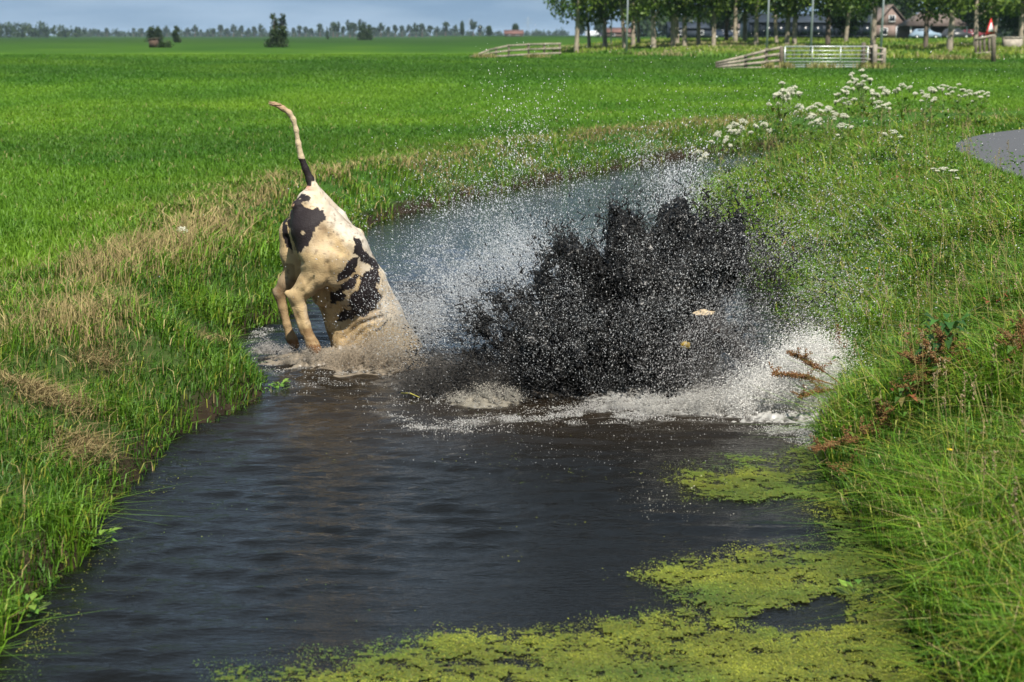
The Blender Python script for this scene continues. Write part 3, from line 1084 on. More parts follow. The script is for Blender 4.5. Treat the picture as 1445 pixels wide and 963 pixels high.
patches = [
    C1([(215, 265), (275, 272), (268, 305), (228, 318), (245, 345), (285, 378), (320, 358), (365, 375), (388, 420), (350, 445), (340, 490), (302, 520), (290, 572), (255, 600), (200, 662), (165, 590), (138, 500), (128, 430), (150, 370), (190, 300)]),
    C1([(130, 360), (92, 450), (92, 560), (112, 625), (148, 645), (132, 540), (124, 450)]),
    C2([(358, 492), (385, 500), (405, 540), (430, 555), (448, 590), (430, 600), (400, 578), (372, 545), (370, 515)]),
    C2([(345, 575), (388, 560), (378, 590), (348, 625), (318, 637), (312, 615)]),
    C2([(385, 620), (415, 598), (446, 588), (452, 625), (440, 655), (462, 690), (452, 704), (430, 732), (400, 747), (350, 757), (306, 768), (312, 740), (352, 725), (350, 690), (382, 660)]),
    C2([(370, 618), (386, 612), (372, 645), (345, 672), (318, 672), (332, 648)]),
    C2([(290, 668), (322, 668), (338, 690), (305, 708), (288, 702)]),
    C2([(432, 790), (480, 760), (470, 775), (440, 800)]),
]
jx, jy = px + (n2 - 0.5) * 12 + (n3 - 0.5) * 5, py + (fbm(V[:, 0] * 16, V[:, 1] * 16, V[:, 2] * 16 + 40, 3) - 0.5) * 12
black = np.zeros(len(V), bool)
for i, p in enumerate(patches):
    side = near if i != 1 else np.ones(len(V), bool)
    black |= in_poly(jx, jy, p) & side
spot = np.hypot(px - 427, py - 329) < 3.4 + (n2 - 0.5) * 5
black &= ~spot
# the far flank has its own markings
farn = fbm(V[:, 0] * 2.6 + 5, V[:, 1] * 2.6, V[:, 2] * 2.6, 3)
black |= (~near) & (farn > 0.56) & (py > 300) & (px > 430)
tail_black = (py > 224) & (py < 263) & (px < 444) & (px > 418) & (np.abs(px - np.interp(py, [222, 238, 254, 266], [425, 431, 438, 443])) < 9)
black |= tail_black & ~((py > 256) & (px > 439))
col[black] = np.array([0.016, 0.012, 0.013]) * (0.8 + 0.9 * n1[black, None])
tl = (py < 224) & (px < 436)
col[tl] = mixcol((0.50, 0.40, 0.26), (0.32, 0.20, 0.12), smooth(168, 145, py[tl]))
pink = np.exp(-((px - 409) / 6) ** 2 - ((py - 286) / 9) ** 2) * 0.9
pink = np.maximum(pink, 0.7 * np.exp(-((px - 434) / 6) ** 2 - ((py - 264) / 4) ** 2))[:, None]
pink = np.where(black[:, None], 0, pink)
col = col * (1 - pink) + np.array([0.55, 0.22, 0.15]) * pink
hoof = ((py > 487) & (px > 432) & (px < 456)) | ((py > 480) & (px > 402) & (px < 424))
hoof &= V[:, 1] < YC + 0.25
col[hoof] = np.array([0.17, 0.085, 0.035]) * (0.7 + 0.8 * n2[hoof, None])
m_cow, nt, b = new_mat('cow_coat')
a = nt.nodes.new('ShaderNodeAttribute'); a.attribute_name = 'col'
tc = nt.nodes.new('ShaderNodeTexCoord')
nz_ = nt.nodes.new('ShaderNodeTexNoise'); nz_.inputs['Scale'].default_value = 90; nz_.inputs['Detail'].default_value = 4
nt.links.new(tc.outputs['Object'], nz_.inputs['Vector'])
bp = nt.nodes.new('ShaderNodeBump'); bp.inputs['Strength'].default_value = 0.7; bp.inputs['Distance'].default_value = 0.008
nt.links.new(nz_.outputs['Fac'], bp.inputs['Height']); nt.links.new(bp.outputs['Normal'], b.inputs['Normal'])
nt.links.new(a.outputs['Color'], b.inputs['Base Color'])
b.inputs['Roughness'].default_value = 0.6
b.inputs['Specular IOR Level'].default_value = 0.2
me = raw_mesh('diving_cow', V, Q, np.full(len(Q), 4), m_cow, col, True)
cow = link('diving_cow', me)
tag(cow, 'cream and black cow plunging head first into the ditch, tail thrown straight up', 'cow')
print('cow verts', len(V))
# a brush of coarse hair at the tail's tip
mb = MB()
tip = cp(391, 149.5, -.22)
for k in range(44):
    o_ = rng.normal(0, 0.007, 3)
    e = tip + np.array([-0.045 - 0.03 * rng.random(), rng.normal(0, 0.012), 0.012 + rng.normal(0, 0.010)])
    mb.tube([tip + o_ + np.array([0.03, 0, 0]), (tip + e) / 2 + o_ + np.array([0, 0, 0.006]), e], [0.004, 0.0035, 0.0008], 4)
m_hair = plain('tail_hair', (0.36, 0.24, 0.14), rough=0.8, noise=0.3, scale=60)
mb.build('tail_hair', m_hair, cow, True)

# ------------------------------------------------------------------ the second cow, already swimming inside the plume
hx = 0.01
Y2 = 12.35
S2 = Y2 / FPX * 1.02
lo2 = at_y(880, 600, Y2) + np.array([0, -0.75, -0.1])
hi2 = at_y(1110, 410, Y2) + np.array([0.1, 0.8, 0.1])
shape = [int(v) for v in (hi2 - lo2) / 0.013]
G = np.stack(np.meshgrid(*[lo2[i] + np.arange(shape[i]) * 0.013 for i in range(3)], indexing='ij'), -1).astype(np.float32)
D = np.full(G.shape[:3], 9.0, np.float32)
def put2(a, b, ra, rb, k):
    global D
    A, B = at_y(a[0], a[1], Y2 + a[2]).astype(np.float32), at_y(b[0], b[1], Y2 + b[2]).astype(np.float32)
    D = smin(D, cone_sdf(G, A, B, ra * S2, rb * S2), k)
put2((925, 560, .35), (985, 500, .12), 48, 31, 0.08)       # neck rising from the water
put2((985, 488, .08), (1005, 462, .0), 30, 21, 0.06)       # poll and skull
put2((1005, 462, 0), (1040, 492, -.12), 20, 13, 0.05)      # face
put2((1040, 492, -.12), (1058, 508, -.18), 12, 12, 0.04)   # muzzle
put2((978, 470, -.12), (962, 478, -.24), 6, 9, 0.03)       # near ear
put2((962, 478, -.24), (952, 486, -.28), 8, 3, 0.02)
put2((995, 455, .16), (1012, 442, .26), 6, 7, 0.03)        # far ear
put2((1012, 442, .26), (1022, 438, .3), 6, 3, 0.02)
put2((984, 452, 0.02), (992, 446, 0.02), 13, 10, 0.03)     # poll crest
V, Q = surface_nets(D, lo2, 0.013)
del G
V = relax(V, Q, 3)
px, py, dep = project(V)
n1 = fbm(V[:, 0] * 9, V[:, 1] * 9, V[:, 2] * 9, 4)
col = np.array([[0.014, 0.012, 0.012]]) * (0.6 + 0.9 * n1[:, None])
wh = (((px - 991) / 17) ** 2 + ((py - 440 - (n1 - 0.5) * 8) / 4.6) ** 2) < 1
col[wh] = (0.62, 0.50, 0.34)
eye = np.exp(-((px - 1012) / 3.2) ** 2 - ((py - 466) / 2.6) ** 2)[:, None]
col = col * (1 - eye) + np.array([0.05, 0.03, 0.02]) * eye
me = raw_mesh('swimming_cow', V, Q, np.full(len(Q), 4), m_cow, col, True)
cow2 = link('swimming_cow', me)
tag(cow2, 'black cow with pale poll and yellow ear tag half hidden inside the dark splash', 'cow')
mb = MB()
c = at_y(967, 487, Y2 - 0.32)
w_, h_ = 13 * S2, 10 * S2
pts = [(-.5, .2), (-.15, .5), (.15, .5), (.5, .3), (.5, -.5), (-.45, -.45)]
V6 = [c + np.array([x * w_, dy, z * h_]) for dy in (-0.004, 0.004) for x, z in pts]
mb.add(V6, [tuple(range(6)), tuple(range(11, 5, -1))] + [(k, k + 6, (k + 1) % 6 + 6, (k + 1) % 6) for k in range(6)])
m_tag = plain('ear_tag_plastic', (0.34, 0.23, 0.025), rough=0.45, noise=0.2, scale=30)
mb.build('ear_tag', m_tag, cow2)

# ------------------------------------------------------------------ the plume
YS = 12.5
m_mud = vcol_mat('wet_mud', rough=0.38, spec=0.35)
m_spray = vcol_mat('white_spray', rough=0.35, transl=0.35, spec=0.5)
OUT = np.array([(600, 560), (622, 520), (650, 492), (660, 455), (690, 428), (738, 412), (770, 385), (780, 350), (800, 333), (835, 345), (856, 322), (866, 300), (895, 312), (905, 325),
                (930, 300), (985, 288), (1035, 300), (1072, 332), (1104, 368), (1066, 420), (1040, 462), (1018, 520), (975, 552), (900, 566), (800, 572), (700, 575)], float)


def fingers(px, py):
    """how far each jet of the plume runs out past or falls short of the mean outline, in px"""
    vx, vy = px - 900.0, py - 660.0
    th_, ra_ = np.arctan2(vx, -vy), np.hypot(vx, vy)
    f = (fbm(th_ * 5.5 + 3, ra_ * 0.004, 2.0, 3) - 0.5) * 68 + (fbm(th_ * 26, ra_ * 0.014, 7.0, 3) - 0.5) * 75
    return f * smooth(560, 480, py)


def outline_d(px, py, poly=OUT):
    return poly_dist(px, py, np.vstack([poly, poly[:1]])) * np.where(in_poly(px, py, poly), 1, -1)


h = 0.0155
lo3 = np.array([-0.95, YS - 0.62, -0.12]); hi3 = np.array([2.55, YS + 0.72, 1.62])
nx, ny, nz = [int(v) for v in (hi3 - lo3) / h]
ax_ = [lo3[i] + np.arange(n_) * h for i, n_ in enumerate((nx, ny, nz))]
XX, YY, ZZ = np.meshgrid(*ax_, indexing='ij')
gxx, gzz = np.meshgrid(ax_[0], ax_[2], indexing='ij')
ppx, ppy, _ = project(np.stack([gxx.ravel(), np.full(gxx.size, YS), gzz.ravel()], 1))
ds = (outline_d(ppx, ppy) + 0.8 * fingers(ppx, ppy) - 24).reshape(gxx.shape) * (YS / FPX)
# jets rake outward from the point of impact
rx, rz = gxx - 0.75, gzz + 0.45
th, rad_ = np.arctan2(rx, rz), np.hypot(rx, rz)
thick = 0.36 * np.sqrt(np.clip(ds + 0.12, 0, 1) / 0.5)
T3 = th[:, None, :] * 5.0 + 0 * YY
R3 = rad_[:, None, :] * 1.5 + 0 * YY
na = fbm(T3 * 2.0, R3 * 1.7, YY * 5.0, 4, 0.62)
nb = fbm(XX * 15, YY * 15, ZZ * 15, 3, 0.65)
nbg = fbm(XX * 2.6, YY * 2.6, ZZ * 2.6 + 9, 2)
right_thin = (np.maximum(0.55 * smooth(985, 1110, ppx) * smooth(560, 330, ppy), 0.32 * smooth(790, 650, ppx))).reshape(gxx.shape)[:, None, :]
D = np.abs(YY - YS - 0.06 - 0.25 * (nbg - 0.5)) - thick[:, None, :]
D = D + (0.52 - na) * 1.55 + (0.5 - nb) * 1.25 + right_thin * 0.50 + 0.10 - 0.10 * smooth(0.05, 0.30, ds)[:, None, :]
hd_ = ((((ppx - 1000) / 52) ** 2 + ((ppy - 478) / 56) ** 2) < 1).reshape(gxx.shape)
D = np.where(hd_[:, None, :] & (YY < Y2 + 0.12), 0.2, D)
hd2 = ((((ppx - 1008) / 46) ** 2 + ((ppy - 420) / 60) ** 2) < 1).reshape(gxx.shape)
D = np.where(hd2[:, None, :] & (YY < Y2 + 0.10), 0.2, D)
D = np.where((ppx > 1088).reshape(gxx.shape)[:, None, :], 0.2, D)
D = np.where((ds < -0.11)[:, None, :], 0.2, D)
D = D.astype(np.float32)
D[[0, -1]] = 0.2; D[:, [0, -1]] = 0.2; D[:, :, [0, -1]] = 0.2
V, Q = surface_nets(D, lo3, h)
V = V + rng.normal(0, 0.005, V.shape)
n1 = fbm(V[:, 0] * 4, V[:, 1] * 4, V[:, 2] * 4, 3)
mc = mixcol((0.005, 0.005, 0.005), (0.013, 0.0125, 0.012), np.clip((n1 - 0.35) * 2.5, 0, 1))
mudo = link('mud_plume', raw_mesh('mud_plume', V, Q, np.full(len(Q), 4), m_mud, mc, True))
tag(mudo, 'black curtain of muddy water thrown up by the cow', 'splash', None, 'stuff')
print('plume', len(V))
del XX, YY, ZZ, T3, R3, na, nb, nbg, D

# torn strings and clots of mud leaving the curtain
n = 300000
px = rng.uniform(570, 1250, n); py = rng.uniform(215, 585, n)
dd_ = outline_d(px, py) + 0.8 * fingers(px, py) - 8
jit = (fbm(px * 0.03, py * 0.03, 1.0, 4) - 0.5) * 70
p = np.where(dd_ > 0, 0.55, np.exp((dd_ + jit * 0.8) / 18.0) * 0.40)
jn = np.clip((fbm(px * 0.02, py * 0.05, 5.0, 4) - 0.38) * 4, 0, 1)
rt = np.exp(-(((px - 1090) / 85) ** 2 + ((py - 400) / 70) ** 2)) * 0.55 * jn
rt = np.maximum(rt, 0.22 * np.exp(-(((px - 620) / 60) ** 2 + ((py - 520) / 45) ** 2)))
k = rng.random(n) < np.maximum(p, rt)
px, py, dd_ = px[k], py[k], dd_[k]
yo = YS + np.where(rng.random(len(px)) < 0.5, -0.42, 0.1) + rng.normal(0, 0.16, len(px))
hole = (((px - 1000) / 46) ** 2 + ((py - 476) / 48) ** 2 < 1) & (yo < YS) & (rng.random(len(px)) < 0.62)
hole |= (((px - 1008) / 46) ** 2 + ((py - 420) / 60) ** 2 < 1) & (yo < YS) & (rng.random(len(px)) < 0.75)
px, py, yo, dd_ = px[~hole], py[~hole], yo[~hole], dd_[~hole]
P = np.array([at_y(a, b_, c) for a, b_, c in zip(px, py, yo)])
P[:, 2] = np.maximum(P[:, 2], 0.01)
dirs = P - np.array([0.75, YS, -0.5]); dirs += rng.normal(0, 0.35, dirs.shape)
r_ = 0.0022 + 0.0055 * rng.random(len(P)) ** 3.5
mc = np.array([[0.012, 0.012, 0.012]]) * (0.4 + 2.2 * rng.random((len(P), 1)) ** 2)
o = link('mud_drops', octa_mesh(P, r_, 1.0 + 2.2 * rng.random(len(P)) ** 2, dirs, mc, 'mud_drops', m_mud))
tag(o, 'flying clots and strings of black mud round the plume', 'mud drops', None, 'stuff')

# ligaments: thin curling ropes of mud torn off the rim of the curtain
mb = MB()
ring = refine(OUT[2:21], 420)
for (qx, qy) in ring:
    for rep in range(1):
        inx, iny = qx + rng.normal(0, 16), qy + rng.normal(0, 16)
        v = np.array([inx - 900, iny - 640]); v /= np.linalg.norm(v)
        side = np.array([-v[1], v[0]])
        L = 6 + 15 * rng.random() ** 2
        cu, y0 = float(np.clip(rng.normal(0, 0.8), -1, 1)), YS + rng.normal(0, .2)
        f = np.linspace(0, 1, 7)
        pp = np.array([inx, iny]) + v * (L * f - 10)[:, None] + side * (cu * L * f ** 2 + 3.0 * np.sin(f * 8 + rng.random() * 6))[:, None]
        pts = np.array([at_y(a, b_, y0) for a, b_ in pp])
        if (pts[:, 2] < 0.02).any(): continue
        rr0 = 0.003 + 0.006 * rng.random()
        mb.tube(pts, rr0 * (1.1 - 0.75 * f) * (0.5 + 1.0 * rng.random(7)), 5, np.array([0.0075, 0.007, 0.0065]) * (0.6 + rng.random()))
o = mb.build('mud_strings', m_mud, None, True)
tag(o, 'curling strings of mud torn from the rim of the splash', 'mud strings', None, 'stuff')

# ------------------------------------------------------------------ white spray
PP, RR, CC = [], [], []


def spray(cx, cy, sx, sy, n, y0, y1, r0, r1, shade=0.72, tint=(1, 1, 1), box=False, clip=None):
    if box:
        px, py = rng.uniform(cx - sx, cx + sx, n), rng.uniform(cy - sy, cy + sy, n)
    else:
        px, py = rng.normal(cx, sx, n), rng.normal(cy, sy, n)
    clump = fbm(px * 0.02, py * 0.02, cx * 0.1, 4)
    k = rng.random(n) < np.clip((clump - 0.28) * 3.2, 0.05, 1)
    if clip is not None: k &= clip(px, py)
    px, py = px[k], py[k]
    yo = rng.uniform(y0, y1, len(px))
    P = np.array([at_y(a, b_, c) for a, b_, c in zip(px, py, yo)]).reshape(-1, 3)
    g_ = ground_z(P[:, 0], P[:, 1])
    ok = P[:, 2] > np.maximum(g_, 0.0) + 0.012
    P = P[ok]
    PP.append(P)
    RR.append(r0 + 1.5 * (r1 - r0) * rng.random(len(P)) ** 6)
    CC.append(np.array(tint)[None] * shade * (0.75 + 0.35 * rng.random((len(P), 1))))


BL = (0.94, 0.97, 1.0)
spray(735, 345, 95, 62, 40000, 12.8, 16.5, .0015, .0046, 0.80, BL)                 # fine veil over the water behind the plume
spray(745, 385, 62, 34, 42000, 13.0, 14.0, .0014, .0036, 0.82, BL)
spray(630, 445, 50, 36, 26000, 12.8, 14.0, .0015, .0044, 0.75, BL)
spray(900, 270, 50, 34, 8000, 12.8, 15.0, .0018, .0046, 0.66, BL)
spray(950, 262, 26, 34, 9000, 12.8, 14.5, .0016, .0050, 0.8, BL)
spray(745, 160, 40, 42, 640, 12.4, 14.5, .0026, .0058, 0.78)              # the high handful of bright drops
spray(742, 205, 30, 22, 360, 12.4, 14.0, .0026, .0058, 0.78)
spray(1080, 320, 120, 90, 13000, 12.2, 15.0, .0018, .0048, 0.66, BL)                # over the verge
spray(1250, 330, 130, 110, 2600, 11.0, 15.0, .0019, .0044)
spray(1120, 420, 60, 60, 9500, 11.9, 13.2, .0018, .0046, 0.62)
spray(880, 440, 150, 85, 40000, 11.6, 12.0, .0011, .0034, 0.62, (0.95, 0.98, 1.0))   # glints in front of the mud
spray(1030, 430, 85, 70, 26000, 11.6, 12.2, .0012, .0038, 0.60)
spray(1010, 525, 90, 40, 11000, 11.6, 12.1, .0016, .0044, 0.6)
spray(556, 488, 22, 26, 13000, 12.9, 13.6, .0013, .0028, 0.60, (1, 0.92, 0.78))     # mist at the cow's shoulder
spray(588, 452, 24, 34, 14000, 13.0, 14.2, .0014, .0032, 0.62)
spray(510, 430, 30, 45, 420, 13.0, 13.3, .0020, .0036, 0.75)                        # beads across the black patches
spray(850, 650, 170, 40, 2600, 9.6, 11.4, .0012, .0030, 0.7)                       # falling in front
spray(955, 722, 40, 20, 900, 8.8, 9.6, .0012, .0034, 0.8, (1, 0.95, 0.8))
spray(1150, 330, 300, 260, 1300, 10.5, 14.5, .0020, .0046, 0.72, box=True)
spray(560, 360, 50, 70, 2200, 13.0, 16.0, .0018, .0042, 0.62, BL)
spray(860, 120, 200, 60, 120, 12.5, 16.0, .0024, .0050, 0.78, box=True)


def jets(bx, by, yc, n, reach, spread, lean, r0, r1, shade, tint, streaks=60, dy=0.2, width=60, fpow=1.5):
    """curved streaks of drops flung up from a line on the water, thinning upward"""
    k = rng.integers(0, streaks, n)
    s0 = rng.uniform(-1, 1, streaks)
    ang = np.array(lean + spread * s0 + rng.normal(0, spread * 0.35, streaks))
    ln = reach * (0.35 + 0.65 * rng.random(streaks)) * (1 - 0.45 * np.abs(s0))
    yk = rng.uniform(-dy, dy, streaks)
    f = rng.random(n) ** fpow
    L = ln[k] * f
    px = bx + s0[k] * width * 0.5 + np.sin(ang[k]) * L + rng.normal(0, 1, n) * (1.2 + 7 * f) * reach / 90
    py = by - np.cos(ang[k]) * L + 0.30 * L * f + rng.normal(0, 1, n) * (1.2 + 5 * f) * reach / 90
    P = np.array([at_y(a, b_, yc + c) for a, b_, c in zip(px, py, yk[k] + rng.normal(0, .03, n))])
    P = P[P[:, 2] > 0.01]
    PP.append(P)
    RR.append(r0 + (r1 - r0) * rng.random(len(P)) ** 3)
    CC.append(np.array(tint)[None] * shade * (0.7 + 0.45 * rng.random((len(P), 1))))


BRN = (1, 0.84, 0.64)
jets(640, 562, 12.3, 48000, 115, 0.6, 0.15, .0014, .0042, 0.12, (1, .93, .85), 110, .25, 120, 1.0)     # thin grey-brown water left of the curtain
jets(1050, 560, 12.2, 22000, 170, 0.5, 0.25, .0014, .0042, 0.20, (1, .97, .92), 110, .25, 120, 0.9)
jets(520, 522, 13.2, 44000, 82, 0.8, 0.35, .0014, .0038, 0.60, BRN, 90, .16, 100)      # brown water where the shoulder goes under
jets(445, 515, 13.35, 12000, 48, 0.9, -0.2, .0014, .0036, 0.42, (1, .88, .72), 60, .15, 70)
jets(385, 500, 13.7, 5000, 36, 0.9, -0.3, .0015, .0040, 0.5, (1, .95, .9), 40, .2, 50)
jets(690, 572, 11.95, 15000, 56, 0.9, -0.2, .0014, .0040, 0.62, (1, .95, .84), 60, .10, 80)
jets(1112, 622, 11.6, 130000, 225, 0.26, 0.14, .0018, .0048, 0.95, (1, .99, .96), 170, .2, 120, 1.1)
jets(1146, 612, 11.75, 150000, 245, 0.10, 0.02, .0018, .0048, 0.95, (1, .99, .96), 60, .15, 40, 0.9)   # white burst against the verge
jets(1020, 598, 11.6, 60000, 95, 0.75, 0.0, .0013, .0046, 0.66, (1, .98, .93), 150, .18, 210)
jets(900, 580, 11.7, 9000, 48, 0.9, -0.1, .0014, .0040, 0.66, (1, .98, .94), 70, .12, 150)
P, r_, c_ = np.concatenate(PP), np.concatenate(RR), np.concatenate(CC)
print('spray', len(P))
dirs = P - np.array([0.75, 12.5, -0.8]); dirs += rng.normal(0, 0.5, dirs.shape)
o = link('white_spray', octa_mesh(P, r_, 1.0 + 2.0 * rng.random(len(P)) ** 2, dirs, c_, 'white_spray', m_spray))
tag(o, 'bright droplets of spray hanging in the air', 'spray', None, 'stuff')

# ------------------------------------------------------------------ churned white water at the plume's foot
m_foam = vcol_mat('churned_foam', rough=0.4, transl=0.1, spec=0.5)


def churn(name, label, x0, x1, y0, y1, hfun, c_lo, c_hi, seed, h=0.010):
    """heaped, broken water: a skin of peaks and hollows standing on the ditch"""
    X, Y, q = tensor_grid(np.arange(x0, x1, h), np.arange(y0, y1, h))
    H0 = hfun(X, Y)
    w = 0.09 * fbm(X * 4, Y * 4, seed, 2)
    r1_ = 1 - np.abs(fbm(X * 5 + w * 9, Y * 5, seed, 3) * 2 - 1) * 1.5
    r2_ = 1 - np.abs(fbm(X * 15, Y * 15 + w * 20, seed + 5, 3) * 2 - 1) * 1.5
    r3_ = fbm(X * 42, Y * 42, seed + 9, 2)
    Z = 0.75 * H0 * (0.30 + 0.60 * r1_ + 0.35 * r2_ * r1_) + np.minimum(H0, 0.08) * 0.9 * (r3_ - 0.45) - 0.012
    keep = (H0.reshape(-1)[q].max(1) > 0.004) & (Z.reshape(-1)[q].max(1) > -0.008)
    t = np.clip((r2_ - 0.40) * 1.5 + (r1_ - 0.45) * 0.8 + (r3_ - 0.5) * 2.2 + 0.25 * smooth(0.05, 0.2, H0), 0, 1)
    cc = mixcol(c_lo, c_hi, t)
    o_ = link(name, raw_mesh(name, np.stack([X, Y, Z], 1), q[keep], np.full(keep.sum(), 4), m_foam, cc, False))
    return tag(o_, label, 'foam', None, 'stuff')


def hw(X, Y):
    d_, r_ = bank(X, Y)
    base = smooth(0.35, 1.3, X + 0.25 * (Y - 11.6) + 0.5 * (fbm(X * 2, Y * 2, 3.0, 3) - .5)) * smooth(10.95, 11.5, Y + 0.30 * (2.0 - X) * -1 + 0.30 * (2.0 - X) * 1.6 * 0 + 0.5 * (fbm(X * 2.4, Y * 2.4, 6.0, 3) - .5)) * smooth(13.4, 12.4, Y)
    return base * (0.045 + 0.035 * smooth(1.0, 2.3, X)) * smooth(0.12, -0.10, d_)


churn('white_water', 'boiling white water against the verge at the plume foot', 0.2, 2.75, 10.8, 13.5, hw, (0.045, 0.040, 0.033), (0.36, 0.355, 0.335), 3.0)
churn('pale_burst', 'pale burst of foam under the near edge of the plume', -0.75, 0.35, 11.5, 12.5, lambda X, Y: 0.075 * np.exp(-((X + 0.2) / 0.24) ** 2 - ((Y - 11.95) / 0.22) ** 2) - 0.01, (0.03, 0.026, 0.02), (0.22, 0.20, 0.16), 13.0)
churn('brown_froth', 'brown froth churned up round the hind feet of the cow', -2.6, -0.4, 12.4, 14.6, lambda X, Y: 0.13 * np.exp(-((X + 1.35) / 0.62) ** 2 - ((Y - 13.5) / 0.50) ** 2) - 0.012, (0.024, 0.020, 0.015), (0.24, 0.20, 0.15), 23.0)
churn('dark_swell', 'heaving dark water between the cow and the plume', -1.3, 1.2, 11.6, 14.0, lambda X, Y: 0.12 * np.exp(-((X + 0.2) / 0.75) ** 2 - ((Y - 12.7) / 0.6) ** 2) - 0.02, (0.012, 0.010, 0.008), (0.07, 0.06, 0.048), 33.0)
# foam lying on the water: a lacy line along the shock ring and a white apron by the verge
n = 600000
X = rng.uniform(-2.4, 2.5, n); Y = rng.uniform(10.3, 15.0, n)
d, r = bank(X, Y)
px, py, _ = project(np.stack([X, Y, np.zeros(n)], 1))
arc = np.interp(px, [520, 600, 660, 760, 860, 940], [580, 606, 602, 592, 586, 580])
w_ = np.interp(px, [520, 600, 760, 900], [6, 7, 10, 17])
lace = fbm(X * 9, Y * 9, 3.0, 4)
vein = 1 - np.abs(fbm(X * 5, Y * 6, 8.0, 4) - 0.5) * 9
cov = np.exp(-((py - arc) / w_) ** 2) * (px > 510) * (px < 1180) * np.clip((lace - 0.40) * 5, 0, 1)
arc2 = np.interp(px, [860, 930, 1010, 1080, 1140], [572, 575, 590, 612, 640])
apron = smooth(8, -14, py - arc2) * smooth(880, 990, px) * smooth(505, 545, py) * np.clip((lace - 0.42) * 5.0, 0.0, 1)
froth = 0.55 * np.exp(-(((px - 455) / 90) ** 2 + ((py - 520) / 26) ** 2)) * np.clip(vein, 0, 1)
froth2 = 0.5 * np.exp(-(((px - 640) / 90) ** 2 + ((py - 545) / 30) ** 2)) * np.clip(vein, 0, 1)
left = 0.6 * np.exp(-(((px - 372) / 26) ** 2 + ((py - 470) / 12) ** 2)) * np.clip((lace - 0.4) * 4, 0, 1)
cov = np.maximum.reduce([cov, apron, froth, froth2, left]) * (d < 0)
k = rng.random(n) < cov
X, Y = X[k], Y[k]
zz = 0.008 + 0.022 * rng.random(len(X)) ** 3
cc = mixcol((0.28, 0.265, 0.24), (0.60, 0.60, 0.59), rng.random(len(X)))
o = link('surface_foam', octa_mesh(np.stack([X, Y, zz], 1), 0.0016 + 0.0036 * rng.random(len(X)) ** 4, 1.3, None, cc, 'surface_foam', m_foam))
tag(o, 'lacy line of foam floating along the shock wave', 'foam', None, 'stuff')
print('foam', len(X))
# ------------------------------------------------------------------ plants with a place of their own
m_stem = plain('green_stem', (0.09, 0.14, 0.03), rough=0.6, noise=0.35, scale=9)
m_umbel = plain('white_umbel', (0.60, 0.60, 0.47), rough=0.8, noise=0.15, scale=40)
m_leaf = vcol_mat('herb_leaf', rough=0.5, transl=0.25, spec=0.4)
m_dock = vcol_mat('dock_seed', rough=0.75, transl=0.15, spec=0.2)


def gz1(x, y):
    return float(ground_z(np.array([x]), np.array([y]))[0])


def leaf_mesh(n, spread, height, size, cols, name, up=0.4, droop=0.3, narrow=0.45):
    """folded leaf blades round a stem"""
    V, L, C = [], [], []
    for i in range(n):
        a = rng.random() * 6.28
        r0 = spread * rng.random() ** 0.7
        z0 = height * rng.random()
        s = size * (0.6 + 0.7 * rng.random())
        dr = np.array([math.cos(a), math.sin(a), up + rng.normal(0, 0.25)]); dr /= np.linalg.norm(dr)
        sd_ = np.cross(dr, [0, 0, 1.0]); sd_ /= np.linalg.norm(sd_)
        u = np.cross(sd_, dr)
        p0 = np.array([math.cos(a) * r0 * 0.4, math.sin(a) * r0 * 0.4, z0])
        pm = p0 + dr * s * 0.5
        pe = p0 + dr * s - np.array([0, 0, droop * s])
        w_ = s * narrow * 0.5
        b0 = len(V)
        V += [p0, pm + sd_ * w_ + u * w_ * 0.3, pe, pm - sd_ * w_ + u * w_ * 0.3, pm]
        L += [b0, b0 + 1, b0 + 4, b0 + 1, b0 + 2, b0 + 4, b0 + 2, b0 + 3, b0 + 4, b0 + 3, b0, b0 + 4]
        c = np.array(cols[rng.integers(len(cols))]) * (0.7 + 0.6 * rng.random())
        C += [c] * 5
    return raw_mesh(name, V, L, np.full(len(L) // 3, 3), m_leaf, np.array(C), False)


def umbel_mesh(R):
    """flat-topped umbel: rays, and umbellets of tiny white florets"""
    P = []
    st = MB()
    k = 15
    for i in range(k):
        a = i * 2.4
        r = R * math.sqrt((i + 0.4) / k)
        c = np.array([r * math.cos(a), r * math.sin(a), 0.05 - 0.35 * r * r / R + rng.normal(0, 0.004)])
        st.tube([(0, 0, -0.02), c * 0.6 + np.array([0, 0, -0.006]), c], [0.0015, 0.001, 0.001], 4)
        m = 16
        P.append(c + np.column_stack([rng.normal(0, R * 0.11, (m, 2)), rng.normal(0.004, 0.004, m)]))
    return octa_mesh(np.concatenate(P), 0.0052, 0.75, None, None, 'umbel', m_umbel), st.mesh('rays', m_stem)


